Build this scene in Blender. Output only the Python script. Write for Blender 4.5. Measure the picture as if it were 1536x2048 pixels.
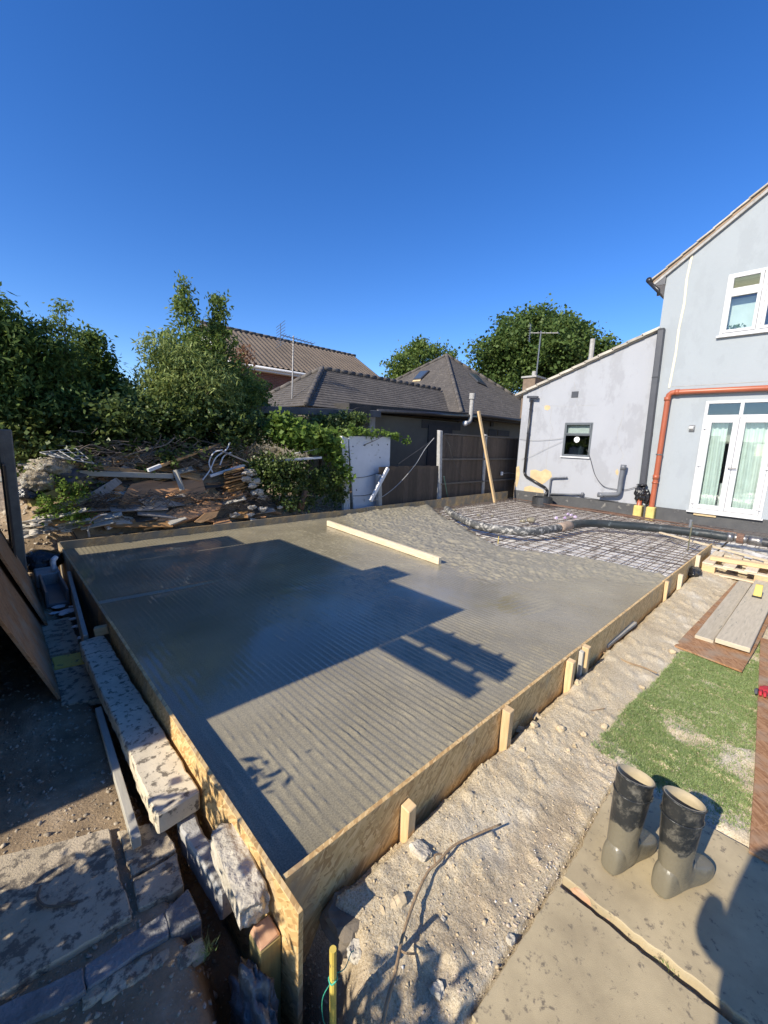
import bpy, bmesh, math, random
import numpy as np
from mathutils import Vector, Matrix, noise as mnoise
for o in list(bpy.data.objects): bpy.data.objects.remove(o)
random.seed(7); RNG = np.random.default_rng(7)
S = bpy.context.scene; COL = S.collection

# ------------------------------------------------------------------ camera
# world: X along the long side of the slab, Y along its short side, z = 0 about the top of the formwork
H = 1.40; FPX = 828.0; YAW, PITCH, ROLL = (math.radians(a) for a in (46.10, 9.71, 2.16))
_f = np.array([math.cos(YAW)*math.cos(PITCH), math.sin(YAW)*math.cos(PITCH), -math.sin(PITCH)])
_r = np.array([math.sin(YAW), -math.cos(YAW), 0.0]); _u = np.cross(_r, _f)
_r2 = math.cos(ROLL)*_r + math.sin(ROLL)*_u; _u2 = -math.sin(ROLL)*_r + math.cos(ROLL)*_u
cam = bpy.data.cameras.new('camera'); camo = bpy.data.objects.new('camera', cam); COL.objects.link(camo)
cam.sensor_fit = 'VERTICAL'; cam.sensor_height = 36.0; cam.lens = 36.0*FPX/2048.0
cam.clip_start = 0.03; cam.clip_end = 3000
camo.matrix_world = Matrix(((_r2[0], _u2[0], -_f[0], 0), (_r2[1], _u2[1], -_f[1], 0), (_r2[2], _u2[2], -_f[2], H), (0, 0, 0, 1)))
S.camera = camo
# ------------------------------------------------------------------ sky, sun, exposure
SUN_AZ, SUN_EL = math.radians(178.0), math.radians(33.0)      # where the sun stands
W = bpy.data.worlds.new('World'); S.world = W; W.use_nodes = True
wn = W.node_tree.nodes; wl = W.node_tree.links; wn.clear()
wo = wn.new('ShaderNodeOutputWorld'); wb = wn.new('ShaderNodeBackground'); sk = wn.new('ShaderNodeTexSky')
sk.sky_type = 'NISHITA'; sk.sun_disc = False; sk.sun_elevation = SUN_EL; sk.sun_rotation = math.pi/2 - SUN_AZ
sk.altitude = 1500; sk.air_density = 1.0; sk.dust_density = 0.35; sk.ozone_density = 3.0
wb.inputs['Strength'].default_value = 0.145
hs_ = wn.new('ShaderNodeHueSaturation'); hs_.inputs['Saturation'].default_value = 1.29; hs_.inputs['Hue'].default_value = .512
wl.new(sk.outputs[0], hs_.inputs['Color']); wl.new(hs_.outputs[0], wb.inputs['Color']); wl.new(wb.outputs[0], wo.inputs['Surface'])
sl = bpy.data.lights.new('sun', 'SUN'); sl.energy = 4.7; sl.angle = math.radians(0.5); sl.color = (1.0, 0.915, 0.77)
so = bpy.data.objects.new('sun', sl); COL.objects.link(so)
_sd = Vector((-math.cos(SUN_EL)*math.cos(SUN_AZ), -math.cos(SUN_EL)*math.sin(SUN_AZ), -math.sin(SUN_EL)))
so.rotation_euler = _sd.to_track_quat('-Z', 'Y').to_euler(); so.location = (-10, 2, 12)
S.view_settings.view_transform = 'Standard'; S.view_settings.look = 'None'
S.view_settings.exposure = 0.58; S.view_settings.gamma = 1.0; S.view_settings.use_curve_mapping = False
S.render.engine = 'CYCLES'
S.cycles.max_bounces = 7; S.cycles.transparent_max_bounces = 12

# ------------------------------------------------------------------ points read off the photograph, each put on a real plane
def _ray(u, v): return _f + _r2*((u-768)/FPX) - _u2*((v-1024)/FPX)
def P(u, v, z=0.0):  d = _ray(u, v); t = (z-H)/d[2]; return Vector((d[0]*t, d[1]*t, z))
def PX(u, v, x):     d = _ray(u, v); t = x/d[0];     return Vector((x, d[1]*t, H+d[2]*t))
def PY(u, v, y):     d = _ray(u, v); t = y/d[1];     return Vector((d[0]*t, y, H+d[2]*t))

# ------------------------------------------------------------------ numpy noise
def _h(ix, iy, s):
    n = (ix.astype(np.int64)*374761393 + iy.astype(np.int64)*668265263 + s*1442695041) & 0x7fffffff
    n = ((n ^ (n >> 13))*1274126177) & 0x7fffffff
    return ((n ^ (n >> 16)) & 0xffff)/65535.0
def vn(x, y, s=0):
    ix = np.floor(x); iy = np.floor(y); fx = x-ix; fy = y-iy
    fx = fx*fx*(3-2*fx); fy = fy*fy*(3-2*fy)
    a = _h(ix, iy, s); b = _h(ix+1, iy, s); c = _h(ix, iy+1, s); d = _h(ix+1, iy+1, s)
    return (a*(1-fx)+b*fx)*(1-fy) + (c*(1-fx)+d*fx)*fy
def fbm(x, y, s=0, o=4, g=0.5):
    t = 0; a = 1; n = 0
    for i in range(o): t = t + a*vn(x*2**i+i*17.3, y*2**i-i*9.1, s+i); n += a; a *= g
    return t/n
def sst(a, b, x): t = np.clip((x-a)/(b-a), 0, 1); return t*t*(3-2*t)

# ------------------------------------------------------------------ mesh building
def tag(o, label=None, cat=None, group=None, kind=None):
    if label: o['label'] = label
    if cat: o['category'] = cat
    if group: o['group'] = group
    if kind: o['kind'] = kind
    return o
def thing(name, label, cat, loc=(0, 0, 0), group=None):
    o = bpy.data.objects.new(name, None); COL.objects.link(o); o.location = loc; o.empty_display_size = .1
    return tag(o, label, cat, group)
def woff(p):
    t = Vector((0, 0, 0))
    while p is not None: t += p.location; p = p.parent
    return t
class MB:
    def __init__(s): s.v = []; s.f = []; s.uv = []
    def face(s, pts, uv=None):
        i = len(s.v); s.v += [tuple(p) for p in pts]; s.f.append(tuple(range(i, i+len(pts))))
        s.uv.append(uv or [(0, 0)]*len(pts)); return s
    def hexa(s, q):            # q: 8 corners, bottom ring 0-3, top ring 4-7
        q = [Vector(p) for p in q]; i = len(s.v); s.v += [tuple(p) for p in q]
        for a in ((3, 2, 1, 0), (4, 5, 6, 7), (0, 1, 5, 4), (1, 2, 6, 5), (2, 3, 7, 6), (3, 0, 4, 7)):
            s.f.append(tuple(i+k for k in a))
            L1 = (q[a[1]]-q[a[0]]).length; L2 = (q[a[2]]-q[a[1]]).length
            o = random.random()*5
            if L1 >= L2: s.uv.append([(o, o), (o+L1, o), (o+L1, o+L2), (o, o+L2)])
            else: s.uv.append([(o, o), (o, o+L1), (o+L2, o+L1), (o+L2, o)])
        return s
    def box(s, x0, x1, y0, y1, z0, z1):
        return s.hexa([(x0, y0, z0), (x1, y0, z0), (x1, y1, z0), (x0, y1, z0), (x0, y0, z1), (x1, y0, z1), (x1, y1, z1), (x0, y1, z1)])
    def beam(s, a, b, w, h, up=(0, 0, 1), taper=1.0):
        a = Vector(a); b = Vector(b); d = (b-a).normalized(); up = Vector(up)
        sd = d.cross(up)
        if sd.length < 1e-4: sd = d.cross(Vector((1, 0, 0)))
        sd.normalize(); u = sd.cross(d).normalized()
        q = []
        for p, k in ((a, 1.0), (b, taper)):
            q.append([p-sd*w*k/2-u*h*k/2, p+sd*w*k/2-u*h*k/2, p+sd*w*k/2+u*h*k/2, p-sd*w*k/2+u*h*k/2])
        return s.hexa([q[0][0], q[0][1], q[1][1], q[1][0], q[0][3], q[0][2], q[1][2], q[1][3]])
    def tube(s, pts, r, n=8, caps=True, sq=1.0):
        pts = [Vector(p) for p in pts]; m = len(pts); rr = r if hasattr(r, '__len__') else [r]*m
        up = Vector((0, 0, 1)); base = len(s.v); prev = None; L = 0
        Ls = []
        for i, p in enumerate(pts):
            d = (pts[min(i+1, m-1)]-pts[max(i-1, 0)]).normalized()
            if prev is None:
                a = d.cross(up)
                if a.length < .05: a = d.cross(Vector((1, 0, 0)))
            else: a = prev - d*prev.dot(d)
            a.normalize(); b = d.cross(a); prev = a
            if i: L += (p-pts[i-1]).length
            Ls.append(L)
            for k in range(n):
                t = 2*math.pi*(k+.5)/n
                s.v.append(tuple(p + a*math.cos(t)*rr[i] + b*math.sin(t)*rr[i]*sq))
        for i in range(m-1):
            for k in range(n):
                k2 = (k+1) % n; A = base+i*n
                s.f.append((A+k, A+k2, A+n+k2, A+n+k)); c0 = k/n*.5; c1 = (k+1)/n*.5
                s.uv.append([(Ls[i], c0), (Ls[i], c1), (Ls[i+1], c1), (Ls[i+1], c0)])
        if caps:
            s.f.append(tuple(base+k for k in reversed(range(n)))); s.uv.append([(0, 0)]*n)
            s.f.append(tuple(base+(m-1)*n+k for k in range(n))); s.uv.append([(0, 0)]*n)
        return s
    def prism(s, poly, ext):   # closed polygon (3D points) swept by a vector
        poly = [Vector(p) for p in poly]; e = Vector(ext); n = len(poly); i = len(s.v)
        s.v += [tuple(p) for p in poly] + [tuple(p+e) for p in poly]
        ax = (poly[1]-poly[0]).normalized(); nn = e.normalized(); ay = nn.cross(ax)
        pu = [((p-poly[0]).dot(ax), (p-poly[0]).dot(ay)) for p in poly]
        s.f.append(tuple(i+k for k in reversed(range(n)))); s.uv.append([pu[k] for k in reversed(range(n))])
        s.f.append(tuple(i+n+k for k in range(n))); s.uv.append(pu)
        for k in range(n):
            k2 = (k+1) % n; s.f.append((i+k, i+k2, i+n+k2, i+n+k)); l = (poly[k2]-poly[k]).length
            s.uv.append([(0, 0), (l, 0), (l, e.length), (0, e.length)])
        return s
    def lump(s, c, rad, seed=0, sub=2, amp=.25, freq=1.6, flat=None):
        bm = bmesh.new(); bmesh.ops.create_icosphere(bm, subdivisions=sub, radius=1); i = len(s.v)
        c = Vector(c); rad = Vector(rad) if hasattr(rad, '__len__') else Vector((rad,)*3)
        off = Vector((seed*3.7, seed*1.9, seed*5.3))
        for w in bm.verts:
            p = w.co.copy(); k = 1+amp*mnoise.fractal(p*freq+off, 1.0, 2.0, 3)
            if flat:  p = Vector([max(-flat, min(flat, q)) for q in p])*(1/flat*.9)
            s.v.append(tuple(c+Vector((p.x*rad.x, p.y*rad.y, p.z*rad.z))*k))
        for fc in bm.faces: s.f.append(tuple(i+w.index for w in fc.verts)); s.uv.append([(0, 0)]*len(fc.verts))
        bm.free(); return s
    def rot(s, c, ax, ang, i0=0):
        m = Matrix.Rotation(ang, 3, Vector(ax)); c = Vector(c)
        s.v[i0:] = [tuple(m @ (Vector(p)-c) + c) for p in s.v[i0:]]; return s
    def build(s, name, mat, parent=None, label=None, cat=None, group=None, kind=None, smooth=False, bev=0):
        v = np.array(s.v, dtype=np.float64)
        if parent is not None: off = woff(parent)
        else: off = Vector(((v[:, 0].min()+v[:, 0].max())/2, (v[:, 1].min()+v[:, 1].max())/2, v[:, 2].min()))
        v -= np.array(off)
        me = bpy.data.meshes.new(name); me.from_pydata(v.tolist(), [], s.f)
        ul = me.uv_layers.new(name='UVMap'); flat = [c for f in s.uv for q in f for c in q]
        ul.data.foreach_set('uv', flat)
        me.materials.append(mat); me.update()
        if smooth: me.polygons.foreach_set('use_smooth', [True]*len(me.polygons))
        o = bpy.data.objects.new(name, me); COL.objects.link(o)
        if parent is not None: o.parent = parent
        else: o.location = off
        if bev:
            b = o.modifiers.new('bevel', 'BEVEL'); b.width = bev; b.segments = 1; b.limit_method = 'ANGLE'; b.angle_limit = math.radians(40)
        return tag(o, label, cat, group, kind)
def mesh_np(name, V, F, mat, parent=None, label=None, cat=None, group=None, kind=None, smooth=False, off=None):
    V = np.asarray(V, dtype=np.float32); F = np.asarray(F, dtype=np.int32); k = F.shape[1]
    if parent is not None: off = woff(parent)
    elif off is None: off = Vector((0, 0, 0))
    V = V - np.array(off, dtype=np.float32)
    me = bpy.data.meshes.new(name); me.vertices.add(len(V)); me.vertices.foreach_set('co', V.ravel())
    me.loops.add(F.size); me.loops.foreach_set('vertex_index', F.ravel())
    me.polygons.add(len(F)); me.polygons.foreach_set('loop_start', np.arange(0, F.size, k, dtype=np.int32))
    me.update(calc_edges=True)
    if smooth: me.polygons.foreach_set('use_smooth', np.ones(len(F), dtype=bool))
    me.materials.append(mat); o = bpy.data.objects.new(name, me); COL.objects.link(o)
    if parent is not None: o.parent = parent
    else: o.location = off
    return tag(o, label, cat, group, kind)
def rough_edge(corners, step=.03, amp=.004, seed=0):
    out = []; rs = random.Random(seed); n = len(corners)
    for i in range(n):
        a = Vector(corners[i]); b = Vector(corners[(i+1) % n]); d = b-a; m_ = max(1, int(d.length/step)); s = Vector((-d.y, d.x, 0)).normalized(); w = 0
        for k in range(m_):
            w = .6*w + rs.gauss(0, amp); out.append(a+d*(k/m_)+s*(w if k else amp*rs.random()))
    return out
def catmull(pts, n=8):
    pts = [Vector(p) for p in pts]; out = []
    q = [pts[0]*2-pts[1]] + pts + [pts[-1]*2-pts[-2]]
    for i in range(1, len(q)-2):
        for k in range(n):
            t = k/n; a, b, c, d = q[i-1:i+3]
            out.append(((b*2)+(c-a)*t+(a*2-b*5+c*4-d)*t*t+(b*3-a-c*3+d)*t**3)*.5)
    out.append(pts[-1]); return out

# ------------------------------------------------------------------ materials
def lk(nt, a, b): nt.links.new(a, b)
def mat(name, c1, c2=None, sc=8.0, rough=.8, bump=.0, bsc=60.0, c3=None, s3=30.0, t3=.62, coord='Object', stretch=None,
        metal=0.0, spec=.5, rnd=.0, det=6.0, r2=None, coat=0.0, bdist=.01):
    m = bpy.data.materials.new(name); m.use_nodes = True; nt = m.node_tree; N = nt.nodes
    b = N['Principled BSDF']; b.inputs['Roughness'].default_value = rough; b.inputs['Metallic'].default_value = metal
    b.inputs['Specular IOR Level'].default_value = spec; b.inputs['Coat Weight'].default_value = coat
    tc = N.new('ShaderNodeTexCoord'); oi = N.new('ShaderNodeObjectInfo')
    mp = N.new('ShaderNodeVectorMath'); mp.operation = 'MULTIPLY_ADD'
    mp.inputs[1].default_value = stretch or (1, 1, 1)
    cx = N.new('ShaderNodeMath'); cx.operation = 'MULTIPLY'; cx.inputs[1].default_value = 37.0
    lk(nt, oi.outputs['Random'], cx.inputs[0]); lk(nt, cx.outputs[0], mp.inputs[2])
    lk(nt, tc.outputs[coord], mp.inputs[0]); vec = mp.outputs[0]
    c2 = c2 or tuple(k*.75 for k in c1)
    n1 = N.new('ShaderNodeTexNoise'); n1.inputs['Scale'].default_value = sc; n1.inputs['Detail'].default_value = det; n1.inputs['Roughness'].default_value = .62
    lk(nt, vec, n1.inputs['Vector'])
    r1 = N.new('ShaderNodeValToRGB'); r1.color_ramp.elements[0].position = .33; r1.color_ramp.elements[1].position = .67
    r1.color_ramp.elements[0].color = (*c2, 1); r1.color_ramp.elements[1].color = (*c1, 1)
    lk(nt, n1.outputs['Fac'], r1.inputs['Fac']); col = r1.outputs['Color']
    if c3:
        n3 = N.new('ShaderNodeTexNoise'); n3.inputs['Scale'].default_value = s3; n3.inputs['Detail'].default_value = 8; n3.inputs['Roughness'].default_value = .68
        lk(nt, vec, n3.inputs['Vector'])
        r3 = N.new('ShaderNodeValToRGB'); r3.color_ramp.elements[0].position = t3-.055; r3.color_ramp.elements[1].position = t3+.02
        lk(nt, n3.outputs['Fac'], r3.inputs['Fac'])
        mx = N.new('ShaderNodeMix'); mx.data_type = 'RGBA'; mx.inputs[7].default_value = (*c3, 1)
        lk(nt, r3.outputs['Color'], mx.inputs[0]); lk(nt, col, mx.inputs[6]); col = mx.outputs[2]
    if rnd:
        hs = N.new('ShaderNodeHueSaturation'); mr = N.new('ShaderNodeMapRange'); mr.inputs[3].default_value = 1-rnd; mr.inputs[4].default_value = 1+rnd
        lk(nt, oi.outputs['Random'], mr.inputs[0]); lk(nt, mr.outputs[0], hs.inputs['Value']); lk(nt, col, hs.inputs['Color']); col = hs.outputs['Color']
    lk(nt, col, b.inputs['Base Color'])
    if r2 is not None:
        rr = N.new('ShaderNodeMapRange'); rr.inputs[1].default_value = .35; rr.inputs[2].default_value = .65; rr.inputs[3].default_value = rough; rr.inputs[4].default_value = r2
        lk(nt, n1.outputs['Fac'], rr.inputs[0]); lk(nt, rr.outputs[0], b.inputs['Roughness'])
    if bump:
        nb = N.new('ShaderNodeTexNoise'); nb.inputs['Scale'].default_value = bsc; nb.inputs['Detail'].default_value = 4
        lk(nt, vec, nb.inputs['Vector']); bp = N.new('ShaderNodeBump'); bp.inputs['Strength'].default_value = bump; bp.inputs['Distance'].default_value = bdist
        lk(nt, nb.outputs['Fac'], bp.inputs['Height']); lk(nt, bp.outputs[0], b.inputs['Normal'])
    m.diffuse_color = (*c1, 1); return m
def wood(name, c1, c2, sc=1.0, rough=.7, rnd=.12, c3=None, bump=.25, t3=.62):
    return mat(name, c1, c2, 6*sc, rough, bump, 9*sc, c3, 5*sc, t3, 'UV', (1.0, 9.0, 9.0), rnd=rnd, bdist=.004)
def osb(name, tint=(1, 1, 1), dirt=None, dt=.6):
    m = bpy.data.materials.new(name); m.use_nodes = True; nt = m.node_tree; N = nt.nodes; b = N['Principled BSDF']
    b.inputs['Roughness'].default_value = .62
    tc = N.new('ShaderNodeTexCoord'); col = None; last = None
    nz = N.new('ShaderNodeTexNoise'); nz.inputs['Scale'].default_value = 9; lk(nt, tc.outputs['UV'], nz.inputs['Vector'])
    ad = N.new('ShaderNodeMix'); ad.data_type = 'VECTOR'; ad.inputs[0].default_value = .004
    lk(nt, tc.outputs['UV'], ad.inputs[4]); lk(nt, nz.outputs['Color'], ad.inputs[5])
    for i, (ang, s1, s2) in enumerate(((.15, 22, 95), (1.2, 19, 85), (-.6, 24, 100), (2.3, 20, 90))):
        mp = N.new('ShaderNodeMapping'); mp.inputs['Rotation'].default_value = (0, 0, ang); mp.inputs['Location'].default_value = (i*3.1, i*1.7, 0)
        sm = N.new('ShaderNodeVectorMath'); sm.operation = 'MULTIPLY'; sm.inputs[1].default_value = (s1, s2, 1)
        lk(nt, ad.outputs[1], mp.inputs[0]); lk(nt, mp.outputs[0], sm.inputs[0])
        vo = N.new('ShaderNodeTexVoronoi'); vo.voronoi_dimensions = '2D'; vo.inputs['Scale'].default_value = 1; lk(nt, sm.outputs[0], vo.inputs['Vector'])
        sp = N.new('ShaderNodeSeparateColor'); lk(nt, vo.outputs['Color'], sp.inputs[0])
        rp = N.new('ShaderNodeValToRGB'); e = rp.color_ramp.elements; e[0].color = (.40*tint[0], .235*tint[1], .09*tint[2], 1); e[1].color = (.72*tint[0], .51*tint[1], .25*tint[2], 1)
        k = e.new(.5); k.color = (.6*tint[0], .4*tint[1], .17*tint[2], 1); lk(nt, sp.outputs[0], rp.inputs[0])
        if col is None: col = rp.outputs[0]; last = sp.outputs[0]
        else:
            th = N.new('ShaderNodeMath'); th.operation = 'GREATER_THAN'; th.inputs[1].default_value = .56; lk(nt, sp.outputs[1], th.inputs[0])
            mx = N.new('ShaderNodeMix'); mx.data_type = 'RGBA'; lk(nt, th.outputs[0], mx.inputs[0]); lk(nt, col, mx.inputs[6]); lk(nt, rp.outputs[0], mx.inputs[7]); col = mx.outputs[2]
    if dirt:
        nd = N.new('ShaderNodeTexNoise'); nd.inputs['Scale'].default_value = 5; nd.inputs['Detail'].default_value = 7; lk(nt, tc.outputs['Object'], nd.inputs['Vector'])
        rd = N.new('ShaderNodeValToRGB'); rd.color_ramp.elements[0].position = dt-.12; rd.color_ramp.elements[1].position = dt+.12; lk(nt, nd.outputs[0], rd.inputs[0])
        mx = N.new('ShaderNodeMix'); mx.data_type = 'RGBA'; mx.inputs[7].default_value = (*dirt, 1); lk(nt, rd.outputs[0], mx.inputs[0]); lk(nt, col, mx.inputs[6]); col = mx.outputs[2]
    bp = N.new('ShaderNodeBump'); bp.inputs['Strength'].default_value = .3; bp.inputs['Distance'].default_value = .002
    lk(nt, last, bp.inputs['Height']); lk(nt, bp.outputs[0], b.inputs['Normal'])
    lk(nt, col, b.inputs['Base Color']); return m
def leafmat(name, c1, c2, rough=.55, trans=.35, spec=.25):
    m = bpy.data.materials.new(name); m.use_nodes = True; nt = m.node_tree; N = nt.nodes; b = N['Principled BSDF']
    ge = N.new('ShaderNodeNewGeometry'); rp = N.new('ShaderNodeValToRGB'); rp.color_ramp.elements[0].color = (*c1, 1); rp.color_ramp.elements[1].color = (*c2, 1)
    lk(nt, ge.outputs['Random Per Island'], rp.inputs[0]); lk(nt, rp.outputs[0], b.inputs['Base Color']); b.inputs['Roughness'].default_value = rough
    b.inputs['Specular IOR Level'].default_value = spec
    tr = N.new('ShaderNodeBsdfTranslucent'); hs = N.new('ShaderNodeHueSaturation'); hs.inputs['Hue'].default_value = .48; hs.inputs['Value'].default_value = 1.5
    lk(nt, rp.outputs[0], hs.inputs['Color']); lk(nt, hs.outputs[0], tr.inputs[0])
    ms = N.new('ShaderNodeMixShader'); ms.inputs[0].default_value = trans; lk(nt, b.outputs[0], ms.inputs[1]); lk(nt, tr.outputs[0], ms.inputs[2])
    lk(nt, ms.outputs[0], N['Material Output'].inputs[0]); return m
def glassmat(name, tint=(.9, .95, .95), refl=1.0):
    m = bpy.data.materials.new(name); m.use_nodes = True; nt = m.node_tree; N = nt.nodes; N.remove(N['Principled BSDF'])
    g = N.new('ShaderNodeBsdfGlossy'); g.inputs['Roughness'].default_value = .02; t = N.new('ShaderNodeBsdfTransparent'); t.inputs[0].default_value = (*tint, 1)
    fr = N.new('ShaderNodeFresnel'); fr.inputs[0].default_value = 1.55; mu = N.new('ShaderNodeMath'); mu.operation = 'MULTIPLY'; mu.inputs[1].default_value = 1.9*refl
    lk(nt, fr.outputs[0], mu.inputs[0]); ms = N.new('ShaderNodeMixShader'); lk(nt, mu.outputs[0], ms.inputs[0]); lk(nt, t.outputs[0], ms.inputs[1]); lk(nt, g.outputs[0], ms.inputs[2])
    lk(nt, ms.outputs[0], N['Material Output'].inputs[0]); return m
M = {}
M['osb'] = osb('osb', dirt=(.30, .26, .19), dt=.66)
M['osb_dirty'] = osb('osb_dirty', (.8, .8, .8), dirt=(.22, .19, .14), dt=.46)
M['osb_brown'] = osb('osb_brown', (.55, .42, .42), dirt=(.30, .24, .17), dt=.6)
M['pine'] = wood('pine', (.64, .46, .25), (.5, .34, .17), c3=(.34, .26, .17), t3=.66)
M['pine_pale'] = wood('pine_pale', (.70, .59, .42), (.56, .45, .3), c3=(.36, .31, .24), t3=.63)
M['pine_red'] = wood('pine_red', (.5, .3, .18), (.4, .21, .12))
M['treated'] = wood('treated', (.42, .32, .12), (.3, .23, .09))
M['grey_wood'] = wood('grey_wood', (.46, .43, .36), (.34, .32, .27), c3=(.2, .18, .15), t3=.66)
M['old_plank'] = wood('old_plank', (.56, .48, .35), (.44, .375, .27), c3=(.27, .25, .2), t3=.64)
M['dark_wood'] = wood('dark_wood', (.085, .066, .05), (.05, .04, .032), c3=(.12, .11, .09), t3=.7)
M['fence_wood'] = wood('fence_wood', (.085, .06, .042), (.05, .036, .027), rnd=.28, c3=(.1, .085, .07), t3=.66)
M['ply_brown'] = wood('ply_brown', (.48, .26, .125), (.34, .175, .08), sc=.5, c3=(.13, .08, .05), t3=.62, rnd=.15)
M['ply_orange'] = wood('ply_orange', (.6, .35, .15), (.42, .23, .1), sc=.5, c3=(.16, .1, .06))
M['ply_grey'] = wood('ply_grey', (.3, .28, .26), (.22, .2, .18), c3=(.13, .11, .1))
M['rot_wood'] = wood('rot_wood', (.5, .27, .09), (.27, .14, .06), rough=.9, rnd=.35)
M['bark'] = mat('bark', (.14, .11, .08), (.05, .04, .03), 12, .9, .6, 40, stretch=(1, 1, .3))
M['twig'] = mat('twig', (.2, .16, .12), (.09, .07, .055), 9, .85, rnd=.4)
M['root'] = mat('root', (.36, .25, .14), (.24, .16, .09), 20, .85, .5, 60)
M['conc_post'] = mat('conc_post', (.42, .41, .39), (.3, .29, .27), 9, .9, .4, 90, c3=(.22, .21, .19), s3=25)
M['conc_white'] = mat('conc_white', (.68, .60, .45), (.52, .455, .34), 7, .9, .35, 160, c3=(.17, .145, .11), s3=26, t3=.585, bdist=.004)
M['post_shaded'] = mat('post_shaded', (.2, .185, .16), (.13, .12, .105), 9, .9, .4, 90)  # darker copy of the post concrete, shade put into its colour
M['debris_pale'] = mat('debris_pale', (.55, .5, .42), (.36, .32, .26), 9, .9, .8, 30, c3=(.2, .17, .13), s3=8, t3=.58)
M['rubble'] = mat('rubble', (.56, .51, .42), (.38, .34, .27), 14, .95, .8, 45, bdist=.02)
M['paving'] = mat('paving', (.47, .38, .23), (.33, .265, .16), 5, .9, .35, 420, c3=(.19, .155, .105), s3=34, t3=.63, bdist=.003)
M['paving_grey'] = mat('paving_grey', (.5, .41, .29), (.37, .305, .21), 6, .9, .6, 150, c3=(.15, .125, .095), s3=20, t3=.56, bdist=.006)
M['blue_brick'] = mat('blue_brick', (.25, .245, .24), (.15, .148, .145), 14, .8, .9, 70, c3=(.34, .33, .31), s3=34, t3=.68, rnd=.2)
M['rubber'] = mat('rubber', (.02, .022, .025), (.035, .037, .04), 14, .45, c3=(.16, .16, .15), s3=11, t3=.66)
M['black_plastic'] = mat('black_plastic', (.018, .018, .02), (.028, .028, .03), 10, .35)
M['dark_plastic'] = mat('dark_plastic', (.045, .047, .055), (.06, .062, .07), 6, .4)
M['grey_plastic'] = mat('grey_plastic', (.15, .16, .175), (.12, .125, .14), 8, .4)
M['terracotta'] = mat('terracotta', (.38, .105, .05), (.32, .085, .04), 5, .38)
M['upvc'] = mat('upvc', (.62, .62, .62), (.57, .57, .57), 4, .3)
M['white_paint'] = mat('white_paint', (.7, .7, .7), (.6, .6, .6), 5, .6, c3=(.4, .39, .36), s3=9, t3=.68)
M['panel_white'] = mat('panel_white', (.6, .62, .66), (.52, .54, .58), 3, .5, c3=(.4, .41, .42), s3=6, t3=.66)
M['sash_grey'] = mat('sash_grey', (.12, .135, .145), (.1, .11, .12), 6, .4)
M['metal'] = mat('metal', (.27, .26, .25), (.18, .17, .165), 20, .4, metal=.8)
M['rust'] = mat('rust', (.2, .11, .07), (.1, .06, .045), 25, .85, rnd=.3)
M['rebar'] = mat('rebar', (.13, .1, .085), (.07, .055, .05), 30, .75, rnd=.3, c3=(.3, .28, .25), s3=9, t3=.66)
M['glass'] = glassmat('glass')
M['glass_dark'] = glassmat('glass_dark', (.35, .4, .42))
M['dark'] = mat('dark', (.02, .02, .02), (.03, .03, .03), 4, .9)
M['room'] = mat('room', (.3, .29, .27), (.26, .25, .23), 2, .9)
M['curtain'] = mat('curtain', (.7, .74, .7), (.6, .64, .6), 6, .9)
M['yellow_foam'] = mat('yellow_foam', (.62, .5, .16), (.5, .38, .12), 14, .85, .4, 40)
M['yellow'] = mat('yellow', (.66, .5, .1), (.55, .4, .08), 12, .6, c3=(.12, .1, .06), s3=24, t3=.64)
M['green_string'] = mat('green_string', (.05, .4, .26), (.04, .3, .2), 20, .6)
M['cable'] = mat('cable', (.03, .03, .032), (.05, .05, .05), 10, .5)
M['cable_white'] = mat('cable_white', (.36, .36, .35), (.28, .28, .27), 10, .5)
M['red_cloth'] = mat('red_cloth', (.5, .03, .04), (.35, .02, .03), 20, .8)
M['grey_cloth'] = mat('grey_cloth', (.1, .1, .11), (.07, .07, .08), 30, .9)
M['cloth_tan'] = mat('cloth_tan', (.4, .3, .22), (.28, .2, .15), 25, .9, .4, 50)
M['carpet'] = mat('carpet', (.42, .36, .26), (.18, .155, .115), 9, .95, .9, 40, c3=(.45, .42, .35), s3=5, t3=.58, bdist=.03)
M['bag'] = mat('bag', (.014, .014, .016), (.02, .02, .022), 8, .22, .8, 18, bdist=.03)
M['film'] = mat('film', (.2, .2, .2), (.07, .07, .07), 7, .3, .9, 16, bdist=.03)
M['skin'] = mat('skin', (.5, .32, .24), (.45, .28, .2), 10, .5)
M['clothes'] = mat('clothes', (.05, .055, .07), (.04, .045, .055), 10, .9)
M['sponge'] = mat('sponge', (.6, .6, .58), (.5, .5, .48), 10, .8)
M['flake'] = mat('flake', (.75, .75, .73), (.65, .65, .62), 9, .6)
L_ = {}
L_['dark'] = leafmat('leaf_dark', (.04, .08, .018), (.15, .22, .055))
L_['mid'] = leafmat('leaf_mid', (.055, .1, .022), (.2, .27, .065))
L_['bright'] = leafmat('leaf_bright', (.08, .15, .025), (.2, .29, .06), trans=.45)
L_['willow'] = leafmat('leaf_willow', (.09, .14, .035), (.34, .4, .13), rough=.5, trans=.35, spec=.25)
L_['ivy'] = leafmat('leaf_ivy', (.03, .065, .016), (.16, .21, .06), rough=.42, spec=.35)
L_['syc'] = leafmat('leaf_syc', (.05, .095, .022), (.14, .2, .055))
L_['dead'] = leafmat('leaf_dead', (.16, .08, .04), (.3, .18, .09))
L_['dry'] = leafmat('leaf_dry', (.28, .22, .13), (.45, .38, .25))
L_['grass'] = leafmat('leaf_grass', (.15, .225, .066), (.36, .43, .19), trans=.3, rough=.55)
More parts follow.
